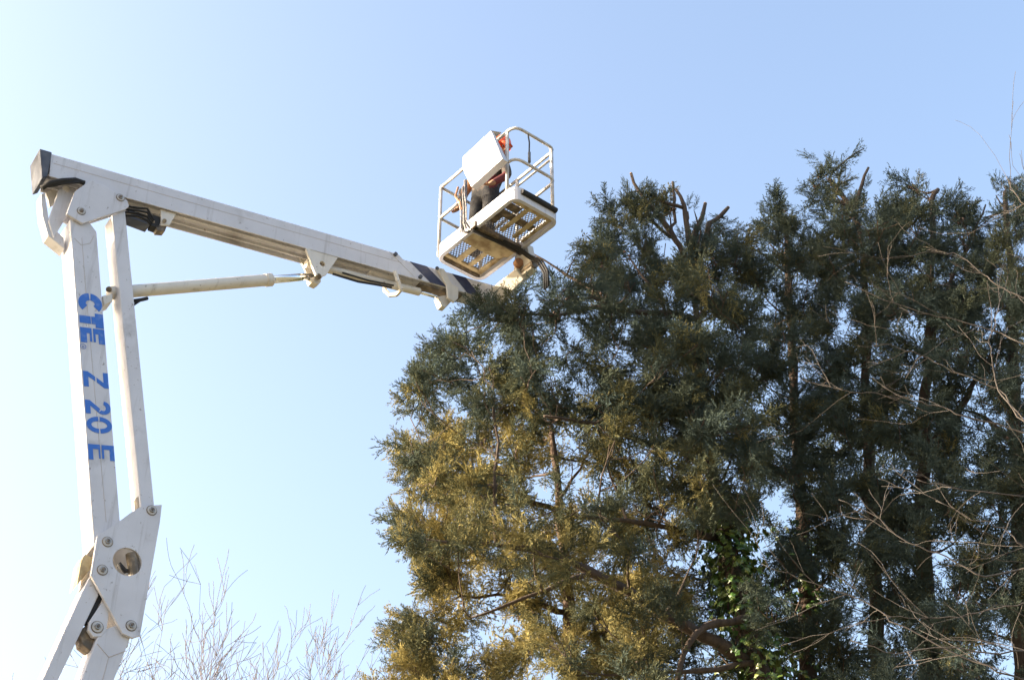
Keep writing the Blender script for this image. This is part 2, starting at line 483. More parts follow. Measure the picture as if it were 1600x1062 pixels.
# valve block and hoses hanging under the boom root
vb = MB()
vb.box(pl(214, 345, 0.12), D * 0.12, A * 0.07, Z * 0.05)
vb.build('valve_block', M['cap'], lift, bevel=0.01)
MB().box(pl(241, 350, 0.10), D * 0.045, A * 0.05, Z * 0.075).build('valve_block', M['black'], lift, bevel=0.01)
MB().tube([pl(195, 335, 0.08), pl(240, 349, 0.08)], 0.035, 12).build('valve_body', M['grime'], lift)
for k in range(4):
    MB().tube([pl(196, 322 + 5 * k, 0.05), pl(215, 325 + 4 * k, 0.04), pl(230, 326 + 6 * k, 0.04), pl(241 - k * 2, 345 + 2 * k, 0.05)], 0.011, 6).build('hose', M['black'], lift, True)
plate([(251, 326), (276, 333), (265, 352), (252, 352)], 0.03, 0.05, 'boom_lug', M['cream'])
MB().tube([pl(257, 345, 0.04), pl(257, 345, -0.0)], 0.022, 10).build('lug_bolt', M['steel'], lift)
plate([(243, 352), (262, 350), (258, 361), (246, 360)], 0.05, 0.14, 'limit_switch', M['grime'])

# --- lift cylinder
c0, c1, c2 = pl(170, 458, 0.135), pl(424, 437, 0.135), pl(497, 431, 0.135)
cyl = MB().tube([c0, c0 + (c1 - c0) * 0.96, c0 + (c1 - c0) * 0.96, c1], [0.062, 0.062, 0.07, 0.07], 22).build('lift_cylinder', M['cream'], lift, bevel=0.004)
MB().tube([c1, c2], 0.042, 16).build('piston_rod', M['chrome'], cyl, True)
MB().tube([pl(208, 470, 0.10), pl(222, 468, 0.06), pl(230, 466, 0.08)], 0.018, 8).tube([pl(209, 476, 0.1), pl(218, 470, 0.06), pl(228, 466, 0.06)], 0.012, 8).build('hose_fitting', M['black'], cyl)
plate([(160, 462), (176, 458), (176, 470), (163, 476)], 0.05, 0.22, 'cylinder_lug', M['cream'])
MB().tube([pl(170, 452, 0.04), pl(170, 452, 0.23)], 0.028, 12).build('cylinder_pin', M['grime'], lift)
BR = [(479, 388), (529, 401), (510, 429), (503, 432), (497, 428)]
holed(BR, 504, 412, 0.032, 0.006, 0.03, 'boom_bracket', M['cream'])
plate([(x - 12, y + 12) for x, y in BR], 0.24, 0.262, 'boom_bracket', M['cream'])
plate([(478, 388), (484, 388), (501, 428), (494, 430)], -0.012, 0.02, 'bracket_rib', M['cream'], bevel=0.002)
MB().tube([pl(497, 432, 0.0), pl(497, 432, 0.28)], 0.034, 12).build('rod_pin', M['grime'], lift)
plate([(485, 434), (500, 430), (502, 440), (496, 444), (488, 440)], 0.10, 0.20, 'rod_eye', M['cream'])

# --- telescoping cylinder under the boom
e0, e1, e2 = pl(478, 412, 0.12), pl(655, 456, 0.12), pl(702, 469, 0.12)
tc_ = MB().tube([e0, e1], 0.045, 16).build('telescope_cylinder', M['cream'], lift)
MB().tube([e1, e2], 0.022, 12).build('piston_rod', M['chrome'], tc_, True)
MB().tube([pl(520, 428, 0.05), pl(560, 440, 0.04), pl(585, 444, 0.05), pl(612, 449, 0.05)], 0.013, 6).build('hose', M['black'], tc_, True)
MB().tube([pl(535, 426, 0.06), pl(575, 438, 0.05), pl(615, 446, 0.06)], 0.010, 6).build('hose', M['black'], tc_, True)
# guide hoop
hp = []
for x, y, w in ((617, 424, -0.005), (622, 440, -0.01), (627, 452, 0.0), (620, 460, 0.08), (609, 461, 0.16), (601, 453, 0.22), (601, 446, 0.25)):
    hp.append(pl(x, y, w))
ho = MB()
for i in range(len(hp) - 1):
    ho.tube([hp[i], hp[i + 1]], 0.026, 6)
ho.build('guide_hoop', M['cream'], lift)

# --- inner telescope section
s0, d0 = bq(640, 408)
iw0, iw1 = 0.035, WB - 0.035
def ibox(sa, sb, da, db, w0, w1, name, m, parent=lift, bevel=0.005, sl=0.0):
    a = [bpnt(sa, da, w0), bpnt(sa, da, w1), bpnt(sa + sl, db, w1), bpnt(sa + sl, db, w0)]
    b = [bpnt(sb, da, w0), bpnt(sb, da, w1), bpnt(sb + sl, db, w1), bpnt(sb + sl, db, w0)]
    return MB().prism(a, b).build(name, m, parent, bevel=bevel)
sTip = bq(778, 445, iw0)[0]
inner = ibox(sE0 - 0.3, sTip, 0.03, h - 0.03, iw0, iw1, 'inner_boom', M['white'])
sp = sE1 - sE0
sA = bq(640, 404, iw0)[0]; sB = bq(664, 411, iw0)[0]
ibox(sA, sB + 0.02, 0.034, h - 0.034, iw0 - 0.004, iw0 - 0.001, 'navy_panel', M['navy'], inner, 0, sl=sp * 0.8)
sC = bq(706, 427, iw0)[0]; sD = bq(724, 434, iw0)[0]
ibox(sC, sD + 0.03, 0.034, h - 0.034, iw0 - 0.004, iw0 - 0.001, 'navy_panel', M['navy'], inner, 0, sl=sp * 0.6)
ibox(sE0 + sp, sE0 + sp + 0.55, h - 0.03, h + 0.0, 0.06, WB - 0.06, 'slide_rail', M['grime'], inner, 0)
# clamp bracket carrying the telescope rod
plate([(682, 417), (694, 420), (706, 443), (717, 449), (716, 466), (710, 472), (700, 465), (698, 445)], 0.0, 0.03, 'clamp_bracket', M['cream'])
plate([(684, 463), (700, 460), (706, 470), (697, 480), (690, 478)], 0.08, 0.17, 'clamp_bracket', M['cream'])
MB().tube([pl(683, 419, -0.0), pl(683, 419, -0.04)], 0.022, 10).build('clamp_bolt', M['cap'], lift)

# ================================================================== basket (a part of the lift)
ZB = 12.25
cc = [hit(x, y, (0, 0, ZB), Z) for x, y in ((682, 410), (810, 303), (873, 348), (745, 440))]
BC = sum(cc) / 4
EX = (cc[1] - cc[0]) + (cc[2] - cc[3])
EX = EX / np.linalg.norm(EX)
EY = np.array([-EX[1], EX[0], 0])
HL, HS = 0.71, 0.335
def bk(x, y, z):
    return BC + EX * x + EY * y + Z * z
def rrect(hx, hy, r, z, n=6):
    out = []
    for cx, cy, a in ((hx - r, hy - r, 0), (-hx + r, hy - r, 90), (-hx + r, -hy + r, 180), (hx - r, -hy + r, 270)):
        for i in range(n + 1):
            t = math.radians(a + 90 * i / n)
            out.append(bk(cx + r * math.cos(t), cy + r * math.sin(t), z))
    return out
rim = MB()
rings = [rrect(HL, HS, 0.12, 0.0), rrect(HL, HS, 0.12, 0.185), rrect(HL - 0.02, HS - 0.02, 0.10, 0.185), rrect(HL - 0.02, HS - 0.02, 0.10, 0.012), rrect(HL - 0.045, HS - 0.045, 0.08, 0.012), rrect(HL - 0.045, HS - 0.045, 0.08, 0.0)]
n_ = len(rings[0])
vs = [p for r in rings for p in r]
fs = [(k * n_ + i, k * n_ + (i + 1) % n_, ((k + 1) % 6) * n_ + (i + 1) % n_, ((k + 1) % 6) * n_ + i) for k in range(6) for i in range(n_)]
basket = rim.add(vs, fs).build('basket', M['white'], lift, bevel=0.006)
basket['label'] = 'white work basket with tubular guard rails seen from below'
# expanded-metal floor
fm = MB()
ix, iy = HL - 0.03, HS - 0.03
pitch = 0.06
for sgn in (1, -1):
    k = -40
    while k < 41:
        # zigzag strands of diamond mesh: lines y = sgn*0.62*(x - k*pitch)
        x0 = k * pitch
        pts = []
        for yy in (-iy, iy):
            pts.append((x0 + sgn * yy / 0.62, yy))
        (xa, ya), (xb, yb) = pts
        # clip to the floor
        def clip(xa, ya, xb, yb):
            ta, tb2 = 0.0, 1.0
            for lim, sg in ((ix, 1), (-ix, -1)):
                fa, fb = sg * (xa - lim), sg * (xb - lim)
                if fa > 0 and fb > 0: return None
                if fa > 0: ta = max(ta, fa / (fa - fb))
                if fb > 0: tb2 = min(tb2, fa / (fa - fb))
            if ta >= tb2: return None
            L = lambda t: (xa + (xb - xa) * t, ya + (yb - ya) * t)
            return L(ta), L(tb2)
        c_ = clip(xa, ya, xb, yb)
        if c_:
            p, q = c_
            fm.tube([bk(p[0], p[1], 0.135), bk(q[0], q[1], 0.135)], 0.0052, 4, cap=False)
        k += 1
fm.build('mesh_floor', M['mesh'], basket)
# floor members underneath
def bar(x0, x1, y0, y1, z0, z1, name, m, bevel=0.003):
    return MB().prism([bk(x0, y0, z0), bk(x1, y0, z0), bk(x1, y1, z0), bk(x0, y1, z0)], [bk(x0, y0, z1), bk(x1, y0, z1), bk(x1, y1, z1), bk(x0, y1, z1)]).build(name, m, basket, bevel=bevel)
yy = [-0.30, -0.235, -0.095, -0.03, 0.075, 0.13, 0.235, 0.30]
for k in range(4):
    bar(-0.615, -0.13, yy[2 * k], yy[2 * k + 1], 0.07, 0.10, 'floor_slat', M['tan'])
bar(-0.66, -0.615, -0.30, 0.30, 0.068, 0.102, 'floor_slat', M['tan'])
bar(-0.69, -0.66, -0.29, 0.29, 0.03, 0.12, 'kick_strip', M['grime'])
bar(-0.335, -0.275, -0.30, 0.30, 0.102, 0.125, 'floor_cross_member', M['grime'])
for a, b in ((-0.30, -0.25), (-0.04, 0.01), (0.14, 0.19), (0.27, 0.30)):
    bar(0.10, 0.56, a, b, 0.07, 0.10, 'floor_slat', M['tan'])
bar(0.56, 0.61, -0.30, 0.30, 0.068, 0.102, 'floor_slat', M['tan'])
bar(0.66, 0.685, -0.28, 0.28, 0.05, 0.12, 'floor_slat', M['tan'])
bar(0.27, 0.37, -0.26, 0.26, 0.105, 0.125, 'tool_tray', M['grime'])
bar(0.12, 0.26, -0.245, -0.13, 0.108, 0.126, 'tool_tray', M['grime'])
bar(0.40, 0.50, -0.24, -0.05, 0.108, 0.126, 'tool_tray', M['grime'])
bar(0.58, 0.67, 0.20, 0.29, 0.05, 0.12, 'corner_gusset', M['tan'])
# centre cross beam, belly plate, mounting arm
bar(-0.035, 0.06, -0.36, 0.40, 0.0, 0.075, 'cross_beam', M['grime'], 0.008)
MB().prism([bk(x, y, 0.012) for x, y in ((-0.25, -0.28), (-0.04, -0.30), (-0.04, 0.32), (-0.11, 0.33), (-0.25, 0.20))], [bk(x, y, 0.05) for x, y in ((-0.25, -0.28), (-0.04, -0.30), (-0.04, 0.32), (-0.11, 0.33), (-0.25, 0.20))]).build('belly_plate', M['tan'], basket, bevel=0.004)
bar(-0.27, -0.25, -0.28, 0.2, 0.02, 0.09, 'belly_flange', M['tan'])
tipc = bpnt(sTip, h * 0.5, WB / 2)
a0 = bk(0.0, 0.40, 0.04)
a1 = bk(0.0, 0.47, -0.16)
mnt = MB()
mnt.prism([bk(-0.11, 0.36, 0.10), bk(0.10, 0.36, 0.10), bk(0.13, 0.40, -0.26), bk(-0.20, 0.40, -0.26)], [bk(-0.11, 0.46, 0.10), bk(0.10, 0.46, 0.10), bk(0.13, 0.50, -0.26), bk(-0.20, 0.50, -0.26)])
mnt.build('basket_mount', M['cream'], lift, bevel=0.01)
MB().tube([bk(-0.05, 0.43, -0.20), tipc], [0.11, 0.15], 4).build('jib_head', M['cream'], lift, bevel=0.01)
MB().tube([bk(-0.28, 0.43, -0.20), bk(0.16, 0.43, -0.20)], 0.05, 14).build('slew_motor', M['grime'], lift)
MB().tube([bk(-0.06, 0.352, -0.12), bk(0.0, 0.34, -0.12)], 0.055, 12).build('slew_gear', M['brown'], lift)
# hoses from the basket down behind the tip
for k in range(3):
    p = [bk(0.03 + 0.02 * k, 0.05, -0.01), bk(0.07 + 0.015 * k, 0.25, -0.03), bk(0.10 + 0.02 * k, 0.38, -0.10), bk(0.22 + 0.035 * k, 0.42, -0.24), bk(0.30 + 0.03 * k, 0.44, -0.42), bk(0.26 + 0.03 * k, 0.48, -0.60)]
    MB().tube(p, 0.014, 8).build('hose', M['black'], basket, True)
MB().tube([bk(-0.02, -0.34, -0.012), bk(0.02, 0.0, -0.018), bk(0.05, 0.34, -0.02)], 0.022, 8).build('hose', M['black'], basket, True)
# guard rails
HT = 1.10
def rail(pts, r=0.0185, name='guard_rail', m=None):
    return MB().tube([bk(*p) for p in pts], r, 10).build(name, m or M['rail'], basket, True)
def bend(p0, c, p1, n=5):
    return [tuple((1 - t) ** 2 * np.array(p0) + 2 * t * (1 - t) * np.array(c) + t * t * np.array(p1)) for t in np.linspace(0, 1, n)]
X, Y_ = HL - 0.03, HS - 0.03
for z, nm in ((HT, 'top_rail'), (0.62, 'mid_rail')):
    rail([(X - 0.13, -Y_, z)] + bend((X - 0.12, -Y_, z), (X, -Y_, z), (X, -Y_ + 0.12, z)) + bend((X, Y_ - 0.1, z), (X, Y_, z), (X - 0.1, Y_, z)) + [(-X, Y_, z)], name=nm)
    rail([(-X, Y_, z), (-X, -Y_, z)], name=nm)
rail([(-X, -Y_, HT), (X - 0.13, -Y_, HT)], name='top_rail')
rail([(-X, -Y_, 0.62), (-0.18, -Y_, 0.62)], name='mid_rail')
rail([(X - 0.06, Y_ + 0.005, HT - 0.09), (-X, Y_ + 0.005, HT - 0.09)], 0.014, 'top_rail')
for x, y in ((-X, -Y_), (-X, Y_), (X - 0.13, -Y_), (X - 0.02, Y_ - 0.04), (0.0, Y_)):
    rail([(x, y, 0.05), (x, y, HT)], 0.021, 'post')
rail([(-0.18, -Y_ - 0.02, 0.10), (-0.18, -Y_ - 0.02, 0.85)], 0.022, 'post', M['steel'])
# bumper strip on the end
MB().tube([bk(HL + 0.012, -0.24, 0.115), bk(HL + 0.016, 0.0, 0.115), bk(HL + 0.012, 0.26, 0.115)], 0.034, 8).build('bumper', M['black'], basket)
# lanyard hanging from the top rail
rail([(X, -0.11, HT + 0.01), (X + 0.015, -0.10, HT - 0.15), (X + 0.01, -0.10, HT - 0.30), (X + 0.015, -0.095, HT - 0.44)], 0.009, 'lanyard', M['black'])
rail([(X + 0.012, -0.10, HT - 0.30), (X + 0.012, -0.10, HT - 0.45)], 0.017, 'lanyard', M['grey'])
# control console on the near side
nn = EY
def side(x, y, off):
    return hit(x, y, bk(0, off, 0), EY)
PN = [(767, 204), (723, 245), (722, 262), (736, 292), (785, 248)]
fr = [side(x, y, -0.47) for x, y in PN]
tl, br_ = 0.10, 0.12
bkp = [fr[0] + EY * 0.04, fr[1] + EY * 0.05, fr[2] + EY * 0.05, fr[3] + EY * 0.09 , fr[4] + EY * 0.09]
con = MB().prism(fr, bkp).build('control_console', M['white'], basket, bevel=0.008)
MB().prism([side(767, 204, -0.47) + EY * 0.001, side(784, 207, -0.36), side(768, 222, -0.38)], [side(767, 204, -0.47) + EY * 0.012 , side(784, 207, -0.35), side(768, 222, -0.36)]).build('console_flap', M['rail'], con)
for x, y in ((747, 250), (731, 266), (756, 264), (739, 280)):
    c = side(x, y, -0.472)
    MB().box(c, EX * 0.018, EY * 0.004, Z * 0.006).build('vent_slot', M['grime'], con)
for k in range(5):
    x0 = -0.22 + 0.025 * k
    rail([(x0 - 0.03, -Y_ - 0.05, 0.74), (x0 - 0.04 + 0.02 * (k % 3), -Y_ - 0.06, 0.6), (x0 + 0.01 * (k % 2), -Y_ - 0.045, 0.4), (x0, -Y_ - 0.04, 0.20), (-0.22 + 0.05 * k, -HS - 0.015, 0.06), (-0.08 + 0.02 * k, -HS - 0.005, -0.005)], 0.0085, 'control_cable', M['black'] if k % 2 else M['steel'])
rail([(-0.28, -Y_ - 0.05, 0.80), (-0.30, -Y_ - 0.07, 0.66), (-0.22, -Y_ - 0.06, 0.52), (-0.19, -Y_ - 0.05, 0.40)], 0.013, 'control_cable', M['brown'])

# ================================================================== worker in the basket
FZ = 0.145
wk = bk(-0.43, 0.16, FZ)
person = root('person', tuple(wk), 0, 'worker in orange helmet and dark work clothes bending behind the basket console', 'person')
ft = lambda x, y, z: wk + EX * x + EY * y + Z * z
J = {
 'pel': (ft(0.0, 0.0, 0.92), .150), 'wst': (ft(0.03, 0.01, 1.08), .140), 'chs': (ft(0.11, 0.02, 1.22), .165), 'nek': (ft(0.20, 0.02, 1.37), .065), 'hd0': (ft(0.245, 0.02, 1.44), .085), 'hd1': (ft(0.265, 0.02, 1.52), .090),
 'hl': (ft(-0.10, -0.02, 0.86), .105), 'kl': (ft(-0.11, -0.06, 0.48), .078), 'al': (ft(-0.13, -0.01, 0.09), .052), 'tl': (ft(-0.08, -0.15, 0.035), .042),
 'hr': (ft(0.09, 0.03, 0.86), .105), 'kr': (ft(0.11, -0.04, 0.48), .078), 'ar': (ft(0.10, 0.04, 0.09), .052), 'tr': (ft(0.15, -0.10, 0.035), .042),
 'sl': (ft(-0.08, -0.05, 1.29), .078), 'el': (ft(-0.30, -0.08, 1.13), .062), 'wl': (ft(-0.33, -0.14, 0.88), .044), 'pl': (ft(-0.32, -0.17, 0.82), .036),
 'sr': (ft(0.28, 0.08, 1.26), .078), 'er': (ft(0.33, 0.08, 1.06), .060), 'wr': (ft(0.27, -0.08, 0.90), .042), 'pr': (ft(0.25, -0.13, 0.86), .036),
}
ED = [('pel', 'wst'), ('wst', 'chs'), ('chs', 'nek'), ('nek', 'hd0'), ('hd0', 'hd1'), ('pel', 'hl'), ('hl', 'kl'), ('kl', 'al'), ('al', 'tl'), ('pel', 'hr'), ('hr', 'kr'), ('kr', 'ar'), ('ar', 'tr'), ('chs', 'sl'), ('sl', 'el'), ('el', 'wl'), ('wl', 'pl'), ('chs', 'sr'), ('sr', 'er'), ('er', 'wr'), ('wr', 'pr')]
keys = list(J)
pts = [J[k][0] for k in keys]; rad = [J[k][1] for k in keys]; edges = [(keys.index(a), keys.index(b)) for a, b in ED]
for hand, wr_, sg in (('pl', 'wl', -1), ('pr', 'wr', 1)):        # four fingers and a thumb on each hand, curled
    hb = J[hand][0]
    dd = hb - J[wr_][0]; dd = dd / np.linalg.norm(dd)
    sd = np.cross(dd, EY); sd = sd / np.linalg.norm(sd)
    cu = np.cross(dd, sd)
    for q, (o_, L) in enumerate(((-0.030, .060), (-0.010, .072), (0.010, .068), (0.030, .052))):
        i = len(pts)
        pts += [hb + sd * o_ + dd * 0.02, hb + sd * o_ + dd * (0.02 + L * .5) + cu * 0.012, hb + sd * o_ + dd * (0.02 + L * .75) + cu * 0.04]
        rad += [.0105, .0095, .008]
        edges += [(keys.index(hand), i), (i, i + 1), (i + 1, i + 2)]
    i = len(pts)
    pts += [hb - sd * 0.04 - dd * 0.01, hb - sd * 0.055 + dd * 0.03 + cu * 0.015]
    rad += [.012, .009]
    edges += [(keys.index(hand), i), (i, i + 1)]
tm = bpy.data.meshes.new('body_skeleton')
I = ROOTINV[person.name]
tm.from_pydata([tuple(I[:3, :3] @ p + I[:3, 3]) for p in pts], edges, [])
to = bpy.data.objects.new('body_skeleton', tm)
COL.objects.link(to)
sk = to.modifiers.new('skin', 'SKIN')
sk.use_smooth_shade = True
for i, r in enumerate(rad):
    tm.skin_vertices[0].data[i].radius = (r, r)
    tm.skin_vertices[0].data[i].use_root = (i == 0)
sb = to.modifiers.new('sub', 'SUBSURF')
sb.levels = 2; sb.render_levels = 2
dg = bpy.context.evaluated_depsgraph_get()
bm_ = bpy.data.meshes.new_from_object(to.evaluated_get(dg))
bm_.name = 'body'
bpy.data.objects.remove(to)
body = bpy.data.objects.new('body', bm_)
COL.objects.link(body)
body.parent = person
bm_.materials.clear()
for k in ('jacket', 'trouser', 'skin', 'boot', 'brown', 'darkred'):
    bm_.materials.append(M[k])
def seg_d(p, a, b):
    a, b = np.array(a), np.array(b)
    t = np.clip(np.dot(p - a, b - a) / np.dot(b - a, b - a), 0, 1)
    return np.linalg.norm(p - a - t * (b - a))
LJ = {k: I[:3, :3] @ J[k][0] + I[:3, 3] for k in J}
cls = {('nek', 'hd0'): 5, ('hd0', 'hd1'): 2, ('wl', 'pl'): 4, ('wr', 'pr'): 4, ('el', 'wl'): 4, ('sl', 'el'): 4, ('al', 'tl'): 3, ('ar', 'tr'): 3, ('pel', 'hl'): 1, ('hl', 'kl'): 1, ('kl', 'al'): 1, ('pel', 'hr'): 1, ('hr', 'kr'): 1, ('kr', 'ar'): 1, ('sr', 'er'): 0, ('er', 'wr'): 5}
for f_ in bm_.polygons:
    c = np.array(f_.center)
    e = min(ED, key=lambda e: seg_d(c, LJ[e[0]], LJ[e[1]]))
    f_.material_index = cls.get(e, 0)
    f_.use_smooth = True
# helmet with brim and ear muffs, face features
hc = ft(0.275, 0.01, 1.535)
fd = EX * 0.85 + EY * 0.15 - Z * 0.30
fd = fd / np.linalg.norm(fd)                                   # where the face looks
hs = np.cross(fd, Z); hs = hs / np.linalg.norm(hs)
hu = np.cross(hs, fd)
hm = MB()
prof = [(1.12, -0.15), (1.08, 0.0), (1.02, 0.35), (0.86, 0.68), (0.55, 0.92), (0.2, 1.02), (0.02, 1.04)]
nseg = 24
vs, fs = [], []
for r, z in prof:
    for k in range(nseg):
        a = 2 * math.pi * k / nseg
        rr = r * 0.118
        fx = math.cos(a) * rr * 1.1
        vs.append(hc + fd * fx + hs * math.sin(a) * rr * 0.95 + hu * (z * 0.125 + 0.01))
for i in range(len(prof) - 1):
    for k in range(nseg):
        fs.append((i * nseg + k, i * nseg + (k + 1) % nseg, (i + 1) * nseg + (k + 1) % nseg, (i + 1) * nseg + k))
hm.add(vs, fs)
hm.prism([hc + fd * x + hs * y + hu * 0.0 for x, y in ((0.09, -0.09), (0.16, -0.06), (0.175, 0), (0.16, 0.06), (0.09, 0.09))], [hc + fd * x + hs * y - hu * 0.008 for x, y in ((0.09, -0.09), (0.16, -0.06), (0.175, 0), (0.16, 0.06), (0.09, 0.09))])
hel = hm.build('helmet', M['orange'], person, True)
for s_ in (-1, 1):
    MB().tube([hc + hs * 0.085 * s_ - hu * 0.05, hc + hs * 0.125 * s_ - hu * 0.05], [0.042, 0.036], 14).build('ear_muff', M['grey'], hel, bevel=0.006)
    MB().tube([hc + hs * 0.12 * s_ + hu * 0.04, hc + hs * 0.125 * s_ - hu * 0.05], 0.007, 6).build('muff_arm', M['black'], hel)
    MB().tube([hc + fd * 0.088 + hs * 0.032 * s_ - hu * 0.04, hc + fd * 0.096 + hs * 0.032 * s_ - hu * 0.04], 0.011, 10).build('eye', M['grey'], body)
MB().tube([hc + fd * 0.085 - hu * 0.035, hc + fd * 0.112 - hu * 0.075, hc + fd * 0.09 - hu * 0.08], [0.010, 0.017, 0.012], 8).build('nose', M['skin'], body, True)
MB().tube([hc + fd * 0.09 + hs * 0.022 - hu * 0.105, hc + fd * 0.095 - hu * 0.107, hc + fd * 0.09 - hs * 0.022 - hu * 0.105], 0.006, 6).build('mouth', M['red'], body, True)

# ================================================================== cypress trees
def frame_from(d):
    d = d / np.linalg.norm(d)
    a = np.cross(d, [0.3, 0.2, 1.0])
    a /= np.linalg.norm(a) + 1e-9
    return d, a, np.cross(d, a)
def plume_template(seed, nsub=19, nbr=8, fat=1.6):
    """feathery cypress plume of unit length along +X: twig > spray > branchlet > leaflets (thin triangles)"""
    r = np.random.RandomState(seed)
    tris, tone = [], []
    def leaflet(p, d, L, w, tn):
        s = np.cross(d, r.normal(size=3))
        s = s / (np.linalg.norm(s) + 1e-9) * w * fat
        tris.append((p - s, p + s, p + d * L))
        tone.append(tn)
    for i in range(nsub):
        t = 0.05 + 0.75 * (i + r.rand()) / nsub
        p = np.array([t, 0.05 * math.sin(3 * t + seed), 0.04 * math.sin(2.2 * t + 2 * seed)])
        az = r.rand() * 2 * math.pi
        an = math.radians(r.uniform(25, 80) * (1 - 0.30 * t))
        d = np.array([math.cos(an), math.sin(an) * math.cos(az), math.sin(an) * math.sin(az)])
        Ls = (0.46 - 0.10 * t) * r.uniform(0.7, 1.1)
        _, a, b = frame_from(d)
        leaflet(p, d, Ls, 0.006, -0.1)
        pa = r.rand() * math.pi
        flat = math.cos(pa) * a + math.sin(pa) * b
        for j in range(nbr):
            tt = 0.12 + 0.88 * (j + r.rand()) / nbr
            q = p + d * Ls * tt + np.array([0, 0, -0.06 * tt * tt * Ls])
            sg = 1 if j % 2 else -1
            bd_ = d * 0.85 + flat * sg * r.uniform(0.3, 0.8) + r.normal(size=3) * 0.16
            bd_ /= np.linalg.norm(bd_)
            Lb = 0.135 * (1.05 - 0.35 * tt) * r.uniform(0.7, 1.3)
            leaflet(q, bd_, Lb, 0.0075, 0.06 * r.normal())
            for k in range(2):
                l2 = bd_ * 0.85 + r.normal(size=3) * 0.30
                l2 /= np.linalg.norm(l2)
                leaflet(q + bd_ * Lb * r.uniform(0.25, 0.7), l2, Lb * 0.62, 0.0078, 0.06 * r.normal() + 0.03)
    return np.array(tris, np.float32).reshape(-1, 3), np.array(tone, np.float32)
PLUMES = [plume_template(s) for s in range(8)]
COARSE = [plume_template(40 + s, 13, 5, 2.6) for s in range(4)]

def inside(poly, x, y):
    c = False
    j = len(poly) - 1
    for i in range(len(poly)):
        if (poly[i][1] > y) != (poly[j][1] > y) and x < (poly[j][0] - poly[i][0]) * (y - poly[i][1]) / (poly[j][1] - poly[i][1]) + poly[i][0]:
            c = not c
        j = i
    return c
_ph = RS.rand(12, 4)
def gaps(P):
    """smooth 3-D field that thins the crowns into clumps and openings"""
    v = 0.0
    for k in range(12):
        f = 1.1 + 0.28 * k
        a, b, c, d = _ph[k]
        v += math.sin(P[0] * f * (a * 2 - 1) * 2.2 + P[2] * f * (b * 2 - 1) * 2.2 + P[1] * f * (c - 0.5) * 0.8 + d * 6.28)
    return v / 3.5

def tri_mesh(name, co, tint, material, parent):
    I = inv_of(parent)
    co = (co @ I[:3, :3].T.astype(np.float32) + I[:3, 3].astype(np.float32)).astype(np.float32)
    nt_ = len(co) // 3
    me = bpy.data.meshes.new(name)
    me.vertices.add(len(co))
    me.vertices.foreach_set('co', co.ravel())
    me.loops.add(len(co))
    me.loops.foreach_set('vertex_index', np.arange(len(co), dtype=np.int32))
    me.polygons.add(nt_)
    me.polygons.foreach_set('loop_start', np.arange(0, len(co), 3, dtype=np.int32))
    a = me.attributes.new('tint', 'FLOAT', 'FACE')
    a.data.foreach_set('value', tint.astype(np.float32))
    me.update(calc_edges=True)
    me.materials.append(material)
    o = bpy.data.objects.new(name, me)
    COL.objects.link(o)
    o.parent = parent
    o['kind'] = 'stuff'
    return o

def cone_mesh(pts, parent):
    mb = MB()
    for p in pts:
        r = RS.uniform(0.014, 0.021)
        c = np.asarray(p)
        mb.tube([c - Z * r, c - Z * r * 0.6, c + Z * r * 0.1, c + Z * r * 0.7, c + Z * r], [r * 0.3, r * 0.85, r, r * 0.75, r * 0.2], 6)
    return mb.build('cones', M['cone'], parent, True, kind='stuff')

